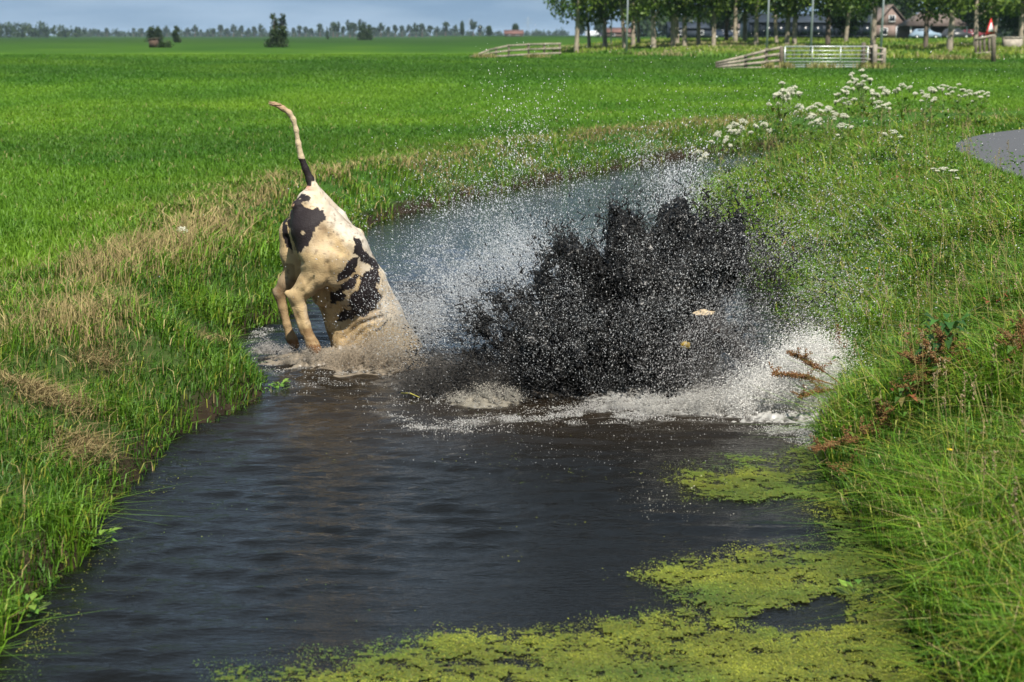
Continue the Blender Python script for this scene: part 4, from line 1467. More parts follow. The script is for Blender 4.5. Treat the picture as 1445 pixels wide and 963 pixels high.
def make_parsley(h, heads, seed):
    r3 = np.random.default_rng(seed)
    o = empty('cow_parsley', (0, 0, 0), 'x', 'wild flower')
    mb = MB()
    lean = r3.normal(0, 0.06, 2)
    top = np.array([lean[0] * h, lean[1] * h, h])
    mb.tube([(0, 0, -0.05), top * 0.5 + np.array([0.01, 0, 0]), top], [0.007, 0.0055, 0.003], 6)
    ends = [(top, 0.050 + 0.022 * r3.random())]
    for i in range(heads - 1):
        f = 0.45 + 0.4 * r3.random()
        b_ = top * f
        a = r3.random() * 6.28
        e = b_ + np.array([math.cos(a) * (0.10 + 0.14 * r3.random()), math.sin(a) * 0.15, h * (0.18 + 0.30 * r3.random())])
        e[2] = min(e[2], h * (0.86 + 0.12 * r3.random()))
        mb.tube([b_, (b_ + e) / 2 + np.array([0.02 * math.cos(a), 0.02 * math.sin(a), -0.01]), e], [0.004, 0.003, 0.002], 5)
        ends.append((e, 0.024 + 0.028 * r3.random()))
    mb.build('stem', m_stem, o, True)
    for e, R in ends:
        um, ry = umbel_mesh(R)
        u = link('umbel', um, o)
        u.location = e + np.array([0, 0, 0.0])
        u.rotation_euler = (r3.normal(0, 0.18), r3.normal(0, 0.18), 0)
        link('rays', ry, u)
    lf = link('leaves', leaf_mesh(44, 0.30, h * 0.75, 0.13, [(0.05, 0.13, 0.012), (0.10, 0.18, 0.02), (0.16, 0.19, 0.03)], 'leaves', 0.5, 0.2, 0.5), o)
    return o


protos = [make_parsley(0.95, 10, 1), make_parsley(0.75, 7, 2), make_parsley(0.85, 8, 3), make_parsley(0.62, 5, 4)]
used = [False] * 4
spots = [  # (photo x, photo y of the top head, distance, prototype, scale)
    (1012, 172, 27.0, 3, 0.95), (1030, 158, 28.2, 1, 1.0), (1048, 165, 27.0, 3, 1.0), (1092, 128, 28.6, 2, 1.0), (1104, 110, 29.0, 0, 1.1), (1116, 122, 28.0, 1, 1.1), (1130, 136, 29.5, 3, 1.1), (1078, 140, 29.6, 3, 1.0),
    (1152, 150, 28.5, 1, 1.0), (1166, 158, 27.0, 3, 1.1), (1178, 142, 29.3, 2, 0.95), (1186, 178, 24.6, 1, 1.0), (1200, 128, 28.2, 2, 1.05), (1212, 104, 29.0, 0, 1.15), (1222, 112, 27.6, 0, 1.05), (1234, 128, 28.8, 2, 1.0),
    (1252, 132, 29.2, 1, 1.05), (1275, 125, 29.6, 3, 1.2), (1316, 128, 30.2, 1, 0.95), (1334, 124, 30.6, 2, 0.9), (1352, 122, 31.0, 0, 0.85), (1368, 132, 30.4, 3, 1.0), (1386, 132, 31.0, 1, 0.85), (1306, 138, 29.4, 3, 0.9), (1144, 170, 26.2, 3, 0.9),
    (1240, 148, 26.0, 3, 1.0), (1330, 243, 18.4, 1, 0.0), (1262, 188, 22.4, 3, 0.75), (985, 203, 26.5, 3, 0.75), (1192, 165, 25.6, 1, 0.95)]
for i, (px_, py_, Y_, pi, s_) in enumerate(spots):
    p = at_y(px_, py_, Y_)
    g_ = gz1(p[0], p[1])
    o = protos[pi] if not used[pi] else copy_tree(protos[pi])
    used[pi] = True
    hgt = (0.95, 0.75, 0.85, 0.62)[pi]
    s = float(np.clip((p[2] - g_) / hgt, 0.5, 1.5))
    o.location = (p[0], p[1], g_)
    o.scale = (min(1.0, max(0.85, s)),) * 2 + (s,)
    o.rotation_euler = (0, 0, random.random() * 6.28)
    if s_ == 0.0:
        tag(o, 'lone white flowering stem in the grass just in front of the asphalt bend', 'wild flower')
    elif px_ == 1186:
        tag(o, 'white umbels low in the grass, in front of the tall flowering clump', 'wild flower')
    elif px_ == 1262:
        tag(o, 'small single white umbel between the flowering clumps and the road', 'wild flower')
    elif px_ == 985:
        tag(o, 'short white flower at the water end of the flowering bank', 'wild flower')
    else:
        tag(o, 'white flowered cow parsley standing among others along the top of the verge', 'wild flower', 'cow parsley along the top of the verge')

# one pale flower in the meadow edge beyond the straw crest
p = at_z(256, 291, 0.98)
o = empty('meadow_flower', (p[0], p[1], gz1(p[0], p[1])), 'single white flower head in the meadow behind the straw coloured crest', 'wild flower')
mb = MB(); mb.tube([(0, 0, 0), (0.01, 0, 0.08), (0.0, 0, 0.15)], [0.004, 0.003, 0.002], 5)
mb.build('stem', m_stem, o)
um, ry = umbel_mesh(0.055)
u = link('umbel', um, o); u.location = (0, 0, 0.15); u.rotation_euler = (0.5, 0.2, 0)
link('rays', ry, u)

# reed blades clump beside the far end of the flowers
o = empty('iris_clump', (*at_y(1000, 205, 26.0)[:2], 0), 'dark sword leaved clump beside the short white flower at the water', 'plant')
o.location.z = gz1(o.location.x, o.location.y)
mb = MB()
for k in range(9):
    a = rng.normal(0, 0.10, 2)
    hgt = 0.35 + 0.3 * rng.random()
    mb.tube([(a[0] * .5, a[1] * .5, 0), (a[0] * .9, a[1] * .9, hgt * .6), (a[0] * 2.0, a[1] * 2, hgt)], [0.011, 0.012, 0.002], 4, np.array([0.035, 0.085, 0.015]))
mb.build('leaves', m_leaf, o)


# docks with rusty seed stalks
def dock(px_, py_, Y_, stalks, leaves, label, seed, lsize=0.2, green=True):
    r3 = np.random.default_rng(seed)
    p = at_y(px_, py_, Y_)
    g_ = gz1(p[0], p[1])
    o = empty('dock_plant', (p[0], p[1], max(g_, 0.02)), label, 'plant', None)
    base = np.array([p[0], p[1], max(g_, 0.02)])
    for (tx, ty, tY) in stalks:
        e = at_y(tx, ty, tY) - base
        m_ = e * 0.5 + np.array([0, 0, 0.10 * np.linalg.norm(e)])
        ts = np.linspace(0, 1, 9)[:, None]
        pts = (1 - ts) ** 2 * np.zeros(3) + 2 * ts * (1 - ts) * m_ + ts ** 2 * e
        mb = MB(); mb.tube(pts, np.linspace(0.0055, 0.0018, 9), 6, np.array([0.20, 0.085, 0.04]))
        st = mb.build('stalk', m_dock, o, True)
        q_ = []
        for f in np.linspace(0.45, 0.99, 20):
            c = (1 - f) ** 2 * np.zeros(3) + 2 * f * (1 - f) * m_ + f ** 2 * e
            q_.append(c + r3.normal(0, 0.013 * (1.25 - f * 0.6), (32, 3)))
            if r3.random() < 0.35:
                br = r3.normal(0, 1, 3); br[2] = abs(br[2]); br *= 0.09 / np.linalg.norm(br)
                for g2 in np.linspace(0.2, 1, 6): q_.append(c + br * g2 + r3.normal(0, 0.007, (7, 3)))
        q_ = np.concatenate(q_)
        cc = mixcol((0.25, 0.095, 0.045), (0.24, 0.17, 0.065), r3.random(len(q_))) * (0.55 + 0.7 * r3.random((len(q_), 1)))
        link('seed_head', octa_mesh(q_, 0.0048, 1.0, None, cc, 'seed_head', m_dock), st)
    if leaves:
        cols = [(0.035, 0.11, 0.018), (0.05, 0.14, 0.02), (0.03, 0.085, 0.02)] if green else [(0.12, 0.10, 0.03), (0.06, 0.12, 0.02), (0.2, 0.07, 0.03)]
        link('leaves', leaf_mesh(leaves, 0.24, 0.32 if leaves < 40 else 0.46, lsize, cols, 'leaves', 0.55, 0.45, 0.36), o)
    return o


dock(1195, 592, 11.3, [(1090, 528, 11.2), (1112, 497, 11.3), (1128, 560, 11.1)], 6, 'rusty dock stalk leaning out over the white water', 5, 0.12, False)
dock(1180, 560, 11.9, [(1182, 470, 11.9), (1165, 505, 11.8)], 5, 'thin upright dock stem just behind the leaning rusty stalk', 6, 0.10, False)
dock(1330, 585, 9.9, [(1278, 500, 9.8), (1325, 466, 9.9), (1366, 494, 9.9), (1290, 532, 9.7), (1380, 526, 9.9), (1345, 478, 10.0), (1305, 482, 9.8), (1392, 508, 9.9), (1270, 548, 9.7), (1315, 500, 9.7), (1355, 515, 9.75)], 70, 'broad leaved dock with orange seed heads standing in the verge', 7, 0.15)
dock(1265, 640, 9.6, [(1148, 636, 9.4), (1185, 668, 9.3), (1215, 606, 9.5), (1240, 580, 9.6), (1195, 695, 9.2)], 18, 'red stemmed dock sprawling low from the bank over duckweed', 8, 0.12, False)
dock(1440, 520, 9.6, [(1420, 470, 9.6), (1443, 455, 9.7)], 10, 'brownish dock half out of the frame in tall verge grass', 12, 0.14, False)
# broad-leaved weeds scattered through the verge: docks, nettles, clover, too many to tell apart
nC = 900
cx, cy = rng.uniform(1.9, 9, nC), rng.uniform(5.8, 26, nC)
cx, cy, cd, cr_ = land(cx, cy, 0.12)
kk = cr_ & (cd < 5) & ~in_poly(cx, cy, ROAD_POLY)
cx, cy = cx[kk], cy[kk]
cz = ground_z(cx, cy)
m = 22
n = len(cx) * m
ci = np.repeat(np.arange(len(cx)), m)
szc = 0.03 + 0.045 * rng.random(len(cx)) ** 2
a = rng.random(n) * 6.28
ra = 0.02 + 0.16 * rng.random(n)
P0 = np.stack([cx[ci] + np.cos(a) * ra, cy[ci] + np.sin(a) * ra, cz[ci] + 0.08 + 0.26 * rng.random(n)], 1)
dr = np.stack([np.cos(a), np.sin(a), rng.normal(0.15, 0.35, n)], 1)
dr /= np.linalg.norm(dr, axis=1)[:, None]
sdv = np.cross(dr, [0, 0, 1.0]); sdv /= np.linalg.norm(sdv, axis=1)[:, None]
L_s = (szc[ci] * (0.6 + 0.8 * rng.random(n)))[:, None]
pm = P0 + dr * L_s * 0.45 + np.array([0, 0, 0.01])
V = np.stack([P0, pm + sdv * L_s * 0.24, P0 + dr * L_s - np.array([0, 0, 0.25]) * L_s, pm - sdv * L_s * 0.24], 1).reshape(-1, 3)
hue = rng.random(len(cx))[ci]
wc_ = mixcol((0.045, 0.125, 0.016), (0.135, 0.205, 0.028), hue) * (0.7 + 0.6 * rng.random((n, 1)))
red = (rng.random(len(cx)) < 0.03)[ci] & (rng.random(n) < 0.6)
wc_[red] = np.array([0.26, 0.09, 0.04])
o = link('verge_weeds', raw_mesh('verge_weeds', V, np.arange(n * 4), np.full(n, 4), m_leaf, np.repeat(wc_, 4, axis=0)))
tag(o, 'low broad leaved weeds growing through the verge grass', 'weeds', None, 'stuff')

# bank herbs at the water line
for (px_, py_, Y_, lab) in ((140, 768, 8.45, 'small watercress sprig floating off the tufted bank'), (40, 868, 7.35, 'watercress at the foot of the bank nearest the camera'), (392, 552, 12.25, 'light green water plant at the trampled bank under the cow'), (880, 760, 8.55, 'lone green sprig standing in the duckweed mat')):
    if px_ == 880: p = at_z(1210, 845, 0)
    else: p = at_z(px_, py_, 0)
    o = empty('water_plant', (p[0], p[1], 0.0), lab, 'plant')
    link('leaves', leaf_mesh(34 if px_ != 880 else 5, 0.16, 0.07, 0.06, [(0.10, 0.22, 0.03), (0.16, 0.26, 0.04)], 'leaves', 0.35, 0.1, 0.6), o)
    mb = MB()
    for k in range(5):
        a = rng.random() * 6.28
        mb.tube([(0, 0, -0.04), (0.05 * math.cos(a), 0.05 * math.sin(a), 0.02), (0.11 * math.cos(a), 0.11 * math.sin(a), 0.04)], 0.002, 4)
    mb.build('stems', m_stem, o)
# yellow buttercups dotted in the verge
m_yel = plain('buttercup', (0.72, 0.52, 0.02), rough=0.4, noise=0.1)
bc = None
for (px_, py_, Y_) in ((1181, 508, 11.9), (1236, 352, 17.0), (1252, 372, 16.0), (1262, 392, 15.4), (1270, 350, 17.0), (1300, 395, 14.5), (1405, 345, 16.0), (1222, 402, 15.0), (1340, 640, 8.6), (1120, 333, 19.0)):
    p = at_y(px_, py_, Y_)
    g_ = gz1(p[0], p[1])
    if bc is None:
        bc = empty('buttercup', (0, 0, 0), 'small yellow buttercup dotted in the verge grass', 'wild flower', 'buttercups in the verge')
        mb = MB(); mb.tube([(0, 0, 0), (0.01, 0, 0.25), (0, 0, 0.5)], [0.002, 0.0016, 0.001], 4); mb.build('stem', m_stem, bc)
        P_ = np.array([[0.010 * math.cos(a), 0.010 * math.sin(a), 0.5 + 0.004] for a in np.arange(5) * 1.2566])
        link('petals', octa_mesh(P_, 0.009, 0.6, np.tile([0, 0, 1.0], (5, 1)), None, 'petals', m_yel), bc)
        o = bc
    else:
        o = copy_tree(bc)
    o.location = (p[0], p[1], p[2] - 0.5)
    o.location.z = max(p[2] - 0.5, g_ - 0.3)

# a drifting straw near the cow
mb = MB(); a_, b_ = at_z(566, 555, 0.02), at_z(592, 561, 0.03)
mb.tube([a_, (a_ + b_) / 2 + np.array([0, 0.01, .012]), b_], [0.005, 0.006, 0.003], 5)
o = mb.build('floating_straw', plain('straw_yellow', (0.42, 0.38, 0.08), noise=0.2)); tag(o, 'yellow straw floating on the water in front of the cow', 'straw')

# ------------------------------------------------------------------ timber: gate, wings, bridge rails
m_wood = plain('weathered_timber', (0.27, 0.235, 0.19), rough=0.85, noise=0.4, scale=5, bump=0.4)
m_woodd = plain('dark_timber', (0.12, 0.10, 0.075), rough=0.85, noise=0.4, scale=5, bump=0.4)
m_galv = plain('galvanised_steel', (0.52, 0.56, 0.56), rough=0.4, noise=0.12, scale=8, metal=0.5)


def part(mb, name, mat, parent, sm=False):
    return mb.build(name, mat, parent, sm)


YG = 86.0
gp = lambda x, y, Y=YG: at_y(x, y, Y)
gx0, gx1 = gp(1107, 95), gp(1224, 93)
zb = gz1(gx0[0], YG)
o = empty('field_gate', ((gx0[0] + gx1[0]) / 2, YG, zb), 'galvanised seven bar field gate between timber posts', 'gate')
L_ = gx1[0] - gx0[0]
H_ = gp(1107, 66)[2] - zb
mb = MB()
fr = [(-L_ / 2, 0, 0.10), (-L_ / 2, 0, H_), (L_ / 2, 0, H_), (L_ / 2, 0, 0.10), (-L_ / 2, 0, 0.10)]
for a_, b_ in zip(fr[:-1], fr[1:]): mb.tube([a_, b_], 0.035, 8)
part(mb, 'gate_frame', m_galv, o, True)
for k in range(1, 6):
    z = 0.10 + (H_ - 0.10) * (k / 6.0) ** 1.25
    mb = MB(); mb.tube([(-L_ / 2 + .03, 0, z), (L_ / 2 - .03, 0, z)], 0.022, 6); part(mb, 'bar', m_galv, o, True)
for f in (-0.17, 0.17):
    mb = MB(); mb.tube([(f * L_, -0.03, 0.10), (f * L_, -0.03, H_)], 0.022, 6); part(mb, 'brace', m_galv, o, True)


def post(px_, top, Y, wid, label, mat=m_woodd, bot=None, group=None, lean=0.0):
    p = at_y(px_, top, Y)
    g_ = gz1(p[0], Y)
    hgt = max(0.4, p[2] - g_)
    mb = MB()
    mb.tube([(0, 0, -0.3), (lean * .5, 0, hgt * .6), (lean, 0, hgt - 0.03), (lean, 0, hgt)], [wid / 2, wid / 2, wid / 2, wid / 2.6], 8)
    o = mb.build('fence_post', mat)
    o.location = (p[0], Y, g_)
    return tag(o, label, 'post', group)


post(1103, 66, YG, 0.22, 'timber hanging post at the sloping fence end of the metal gate')
post(1219, 60, YG + .1, 0.24, 'thick timber post just behind the latch end of the metal gate')
post(1235, 63, YG - .2, 0.26, 'pale gate post standing nearest the latch, beside the short rails', m_wood)
post(1247, 68, YG + .1, 0.28, 'squat post ending the short rails past the gate', m_wood)


def railing(name, pts_top, pts_bot, rails, Y, posts, label, thick=0.05, mat=m_wood):
    """sloping plank wing: pts in photo pixels of the top rail's and lowest rail's ends"""
    a = at_y(*pts_top[0], Y)
    o = empty(name, (a[0], Y, gz1(a[0], Y)), label, 'fence')
    org = np.array(o.location)
    T = [at_y(x, y, Y) - org for x, y in pts_top]
    B = [at_y(x, y, Y) - org for x, y in pts_bot]
    for k in range(rails):
        f = k / (rails - 1)
        P = [t * (1 - f) + b * f for t, b in zip(T, B)]
        mb = MB()
        hgt = 0.5 * np.linalg.norm(np.array(T[-1]) - np.array(B[-1])) / rails
        for u, v in zip(P[:-1], P[1:]): mb.beam(u, v, thick, min(0.16, hgt * 1.15))
        part(mb, 'rail', mat, o)
    for x, y0, y1 in posts:
        t, b_ = at_y(x, y0, Y + 0.1) - org, at_y(x, y1, Y + 0.1) - org
        mb = MB(); mb.beam(b_ - np.array([0, 0, .1]), t, 0.16, 0.16); part(mb, 'post', m_woodd, o)
    return o


railing('timber_wing', [(1012, 89), (1050, 80), (1080, 72), (1104, 67)], [(1012, 98), (1050, 97), (1080, 96), (1104, 94)], 4, YG, [(1012, 87, 100), (1026, 84, 99), (1052, 79, 98), (1081, 68, 98)], 'sloping timber wing fence running down from the metal gate')
railing('short_rails', [(1222, 66), (1247, 69)], [(1222, 84), (1247, 85)], 3, YG, [(1229, 64, 88)], 'short timber rails joining the posts past the gate latch')
railing('bridge_rails', [(664, 81), (690, 71), (716, 65), (745, 63), (792, 62)], [(664, 83), (690, 80), (716, 79), (745, 77), (792, 75)], 3, 128.0, [(700, 67, 83), (718, 63, 81), (746, 61, 79), (768, 61, 77), (790, 61, 76)], 'long sloping timber bridge railing out in the meadow')
railing('ditch_rails', [(1376, 56), (1404, 50)], [(1376, 76), (1404, 74)], 2, 118.0, [(1377, 54, 79), (1383, 52, 79), (1389, 51, 79), (1396, 50, 80)], 'short run of timber palings under the road sign')
post(1404, 52, 104.0, 0.30, 'dark leaning post in front of the road sign palings', m_woodd, None, None, -0.1)

m_conc = plain('pale_concrete', (0.36, 0.32, 0.27), rough=0.9, noise=0.3, scale=3)
c = at_y(1428, 62, 140.0)
o = empty('concrete_trough', (c[0], 140.0, gz1(c[0], 140)), 'pale concrete trough in the grass past the road sign', 'trough')
mb = MB(); w_ = 24 * 140 / FPX; hh_ = 17 * 140 / FPX
mb.box((0, 0, hh_ / 2), (w_, 0.9, hh_)); part(mb, 'body', m_conc, o)
mb = MB(); mb.box((0, 0, hh_ + 0.05), (w_ + .12, 1.0, 0.1)); part(mb, 'rim', m_conc, o)

# road sign: red bordered triangle, seen from the side, on a grey pole
m_red = plain('sign_red', (0.50, 0.03, 0.025), rough=0.4, noise=0.1)
m_white = plain('white_paint', (0.72, 0.73, 0.74), rough=0.5, noise=0.08)
c = at_y(1397, 40, 128.0)
o = empty('road_sign', (c[0], 128.0, gz1(c[0], 128)), 'red bordered triangular road sign on a grey pole by the farm road', 'road sign', None, 0.75)
g_ = gz1(c[0], 128)
mb = MB(); mb.tube([(0, 0, -0.3), (0, 0, c[2] - g_ + .55)], 0.04, 8); part(mb, 'pole', m_galv, o, True)
def tri(s, y, mat, name):
    mb = MB()
    z0 = c[2] - g_
    P = [(0, s), (-s * .92, -s * .6), (s * .92, -s * .6)]
    mb.add([(x, y + dy, z0 + z) for dy in (-0.01, 0.01) for x, z in P], [(0, 1, 2), (5, 4, 3), (0, 3, 4, 1), (1, 4, 5, 2), (2, 5, 3, 0)])
    part(mb, name, mat, o)
tri(0.78, -0.06, m_red, 'border'); tri(0.46, -0.085, m_white, 'face')

# ------------------------------------------------------------------ trees
m_bark = plain('pale_bark', (0.30, 0.255, 0.195), rough=0.9, noise=0.35, scale=3, bump=0.5)
m_barkd = plain('dark_bark', (0.13, 0.105, 0.08), rough=0.9, noise=0.35, scale=3, bump=0.5)
m_fol = vcol_mat('tree_leaf', rough=0.55, transl=0.25, spec=0.35)


def crown_mesh(name, n, clumps, leaf, cols, squash=1.0):
    """leaf faces in uneven clumps; clumps = [(x,y,z,r)]"""
    cl_ = np.array(clumps, float)
    w = cl_[:, 3] ** 2; w /= w.sum()
    k = rng.choice(len(cl_), n, p=w)
    dirn = rng.normal(size=(n, 3)); dirn /= np.linalg.norm(dirn, axis=1)[:, None]
    rr_ = rng.random(n) ** 0.45
    P = cl_[k, :3] + dirn * (cl_[k, 3] * rr_)[:, None] * np.array([1, 1, squash]) * (0.85 + 0.35 * rng.random((n, 1)))
    a = rng.normal(size=(n, 3)); a /= np.linalg.norm(a, axis=1)[:, None]
    b = np.cross(a, rng.normal(size=(n, 3))); b /= np.linalg.norm(b, axis=1)[:, None]
    s = leaf * (0.5 + 0.9 * rng.random((n, 1)))
    V = np.stack([P - a * s, P + b * s * .6, P + a * s, P - b * s * .6], 1).reshape(-1, 3)
    L = np.arange(n * 4)
    tone = rng.random(len(cl_))[k]
    c = mixcol(cols[0], cols[1], np.clip(tone + rng.normal(0, .2, n), 0, 1)) * (0.75 + 0.5 * rng.random((n, 1)))
    return raw_mesh(name, V, L, np.full(n, 4), m_fol, np.repeat(c, 4, axis=0))


def make_tree(label, h, base, spread, n, leaf, cols, trunk_r, bark, seed, nclump=16, group=None, limbs=5, name='roadside_tree'):
    r3 = np.random.default_rng(seed)
    o = empty(name, (0, 0, 0), label, 'tree', group)
    mb = MB()
    lean = r3.normal(0, 0.03, 2)
    tp = [(lean[0] * z + 0.06 * math.sin(z * 0.9 + seed), lean[1] * z, z) for z in (-0.3, 0.3, h * .2, h * .4, h * .6, h * .85)]
    mb.tube(tp, [trunk_r * 1.25, trunk_r * 1.05, trunk_r * .9, trunk_r * .7, trunk_r * .45, trunk_r * .1], 9)
    clumps = []
    for k in range(nclump):
        f = (k + 0.5) / nclump
        z = base + (h - base) * f
        prof = spread * (0.55 + 0.55 * math.sin(math.pi * (0.12 + 0.8 * f)))
        a = k * 2.4 + r3.random()
        rad_ = prof * (0.25 + 0.6 * r3.random())
        clumps.append((math.cos(a) * rad_, math.sin(a) * rad_, z + r3.normal(0, .25), prof * (0.36 + 0.28 * r3.random())))
    for k in range(limbs):
        c_ = clumps[k * (nclump // limbs)]
        z0 = min(max(c_[2] - 0.9, base * .75), h * .8)
        mb.tube([(lean[0] * z0, lean[1] * z0, z0), (c_[0] * .6, c_[1] * .6, c_[2] - 0.3), (c_[0], c_[1], c_[2])], [trunk_r * .4, trunk_r * .25, trunk_r * .08], 6)
    part(mb, 'trunk', bark, o, True)
    link('crown', crown_mesh('crown', n, clumps, leaf, cols), o)
    return o


LEAFC = ((0.045, 0.105, 0.014), (0.125, 0.190, 0.024))
tp = [make_tree('x', 11.5, 3.2, 2.6, 4600, 0.17, LEAFC, 0.21, m_bark, 1), make_tree('x', 12.5, 2.8, 2.8, 4800, 0.17, LEAFC, 0.23, m_bark, 2),
      make_tree('x', 11.0, 3.0, 2.4, 4300, 0.17, LEAFC, 0.19, m_bark, 3), make_tree('x', 12.0, 3.3, 2.7, 4600, 0.17, LEAFC, 0.22, m_barkd, 4)]
tused = [0] * 4
rows = [(814, 150, 0), (832, 158, 2), (853, 156, 1), (882, 150, 2), (894, 160, 0), (901, 172, 2), (922, 148, 1), (950, 150, 0), (956, 166, 2), (966, 150, 1), (985, 152, 0), (1007, 150, 2), (1025, 170, 3), (1037, 164, 0), (1051, 168, 1), (1066, 150, 0),
        (1096, 162, 2), (1111, 150, 1), (1120, 150, 0), (1167, 150, 3), (1193, 166, 2), (1232, 140, 0), (1307, 140, 3), (1341, 130, 1), (1376, 138, 0), (1401, 142, 2), (1440, 150, 1)]
for i, (px_, Y_, k) in enumerate(rows):
    o = tp[k] if not tused[k] else copy_tree(tp[k])
    first = not tused[k]
    tused[k] += 1
    p = at_y(px_, 60, Y_)
    o.location = (p[0], Y_, gz1(p[0], Y_) - .02)
    o.rotation_euler = (0, 0, random.random() * 6.28)
    s = 0.92 + 0.2 * random.random()
    o.scale = (s, s, s)
    if i == 0: tag(o, 'tree ending the roadside row, nearest the open sky and meadow', 'tree')
    elif k == 3: tag(o, 'dark barked tree among the pale trunks of the farm road row', 'tree', 'dark barked roadside trees')
    else: tag(o, 'pale trunked young tree with high green crown in the farm road row', 'tree', 'pale trunked trees along the farm road')

# big dark trees between and behind the farm buildings
DK = ((0.016, 0.042, 0.010), (0.040, 0.078, 0.016))
gard = make_tree('dark leafy tree between the glass fronted barn and the brick house', 9.0, 2.0, 3.2, 5200, 0.26, DK, 0.25, m_barkd, 11, 18, None, 5, 'garden_tree')
p = at_y(1190, 58, 185); gard.location = (p[0], 185, gz1(p[0], 185))
for px_, Y_, s, lab in ((1262, 340, 1.5, 'dark tree rising behind the roof of the brick house'), (1395, 250, 1.3, 'dark tree behind the red road sign'), (1432, 235, 1.35, 'dense dark tree above the concrete trough'), (1366, 285, 1.25, 'dark tree beside the tiled carport roof'),
                        (1440, 190, 1.0, 'dark tree with low branches at the edge behind the trough'), (1020, 300, 1.0, 'dark tree at the near gable of the glass fronted barn'), (1230, 300, 1.3, 'dark tree filling the gap between the barn and brick house')):
    o = copy_tree(gard); p = at_y(px_, 58, Y_); o.location = (p[0], Y_, gz1(p[0], Y_)); o.scale = (s, s, s); o.rotation_euler = (0, 0, random.random() * 6)
    tag(o, lab, 'tree')

# bushy double-topped tree alone in the meadow, and smaller bushes
def bush(px_, base_py, w_px, h_px, Y, label, cols, name='meadow_bush', tops=2, n=2600):
    p = at_y(px_, base_py, Y)
    g_ = gz1(p[0], Y)
    W_, H2 = w_px * Y / FPX, h_px * Y / FPX
    o = empty(name, (p[0], Y, g_), label, 'bush')
    cl_ = []
    for t in range(tops):
        cx = (t - (tops - 1) / 2) * W_ / max(tops, 1.2) * 0.75
        for k in range(7):
            f = k / 6
            cl_.append((cx * (1 - 0.15 * f) + rng.normal(0, W_ * .06), rng.normal(0, W_ * .12), H2 * (0.12 + 0.8 * f), W_ * (0.30 - 0.15 * f)))
    mb = MB()
    for t in range(tops):
        cx = (t - (tops - 1) / 2) * W_ / max(tops, 1.2) * 0.75
        mb.tube([(cx * .3, 0, -.2), (cx, 0, H2 * .5), (cx * .9, 0, H2 * .95)], [W_ * .03, W_ * .02, W_ * .005], 7)
    part(mb, 'trunk', m_barkd, o, True)
    link('crown', crown_mesh('crown', n, cl_, W_ * .05, cols), o)
    return o


bush(393, 67, 30, 46, 238.0, 'dark double topped tree standing alone in the open meadow', ((0.018, 0.042, 0.012), (0.040, 0.070, 0.018)))
FARC = ((0.022, 0.050, 0.016), (0.045, 0.075, 0.022))
bush(219, 58, 26, 20, 420.0, 'rounded dark bush behind the small brown shed in the meadow', FARC, tops=2)
bush(249, 60, 18, 22, 400.0, 'taller dark bush just past the brown shed', FARC, tops=1)
bush(462, 56, 9, 18, 640.0, 'narrow dark tree before the far avenue of round trees', FARC, tops=1, n=900)
bush(516, 56, 22, 20, 600.0, 'broad dark bush in front of the denser end of the avenue', FARC, tops=2)

# small meadow shed
m_shed = plain('brown_boards', (0.085, 0.055, 0.04), rough=0.9, noise=0.35, scale=2)
p = at_y(218, 67, 236.0); g_ = gz1(p[0], 236)
o = empty('cattle_shed', (p[0], 236.0, g_), 'small dark brown shed out in the meadow', 'shed')
mb = MB(); mb.box((0, 0, .6), (1.3, 1.2, 1.2)); part(mb, 'wall', m_shed, o)
mb = MB(); mb.beam((-.8, 0, 1.18), (.8, 0, 1.32), 1.5, .08); part(mb, 'roof', m_woodd, o)
bush(232, 67, 22, 7, 234.0, 'low dark shrub at the side of the brown shed', DK, tops=2, n=900)

# ------------------------------------------------------------------ far horizon: avenue, woods, farms, pylons
av = []
for k in range(3):
    o = make_tree('x', 8.2, 3.9, 2.5, 260, 0.62, FARC, 0.32, m_barkd, 20 + k, 8, None, 2, 'avenue_tree')
    av.append(o)
us = [0] * 3
pxs = [127, 140, 152, 190, 200, 236, 265, 276, 285, 293, 302, 312, 322, 331, 340, 350, 360, 368, 414, 421, 430, 440, 452, 470, 476, 484, 494, 502, 510, 528, 537, 549, 558, 568, 576, 586, 596, 607, 617, 628, 642, 668, 676, 690]
for i, px_ in enumerate(pxs):
    k = random.randrange(3)
    o = av[k] if not us[k] else copy_tree(av[k])
    us[k] = 1
    Y_ = 1500 - 4.6 * (px_ - 420) * 0.25 + random.uniform(-20, 20)
    if 460 < px_ < 530: Y_ -= 260
    p = at_y(px_ + random.uniform(-1.5, 1.5), 55, Y_)
    o.location = (p[0], Y_, gz1(p[0], Y_))
    s = 0.85 + 0.5 * random.random()
    o.scale = (s * .9, s * .9, s)
    o.rotation_euler = (0, 0, random.random() * 6)
    tag(o, 'small round crowned tree of the far avenue on the horizon', 'tree', 'avenue trees on the horizon')
for k in range(3):
    if not us[k]:
        for ch in list(av[k].children): bpy.data.objects.remove(ch)
        bpy.data.objects.remove(av[k])

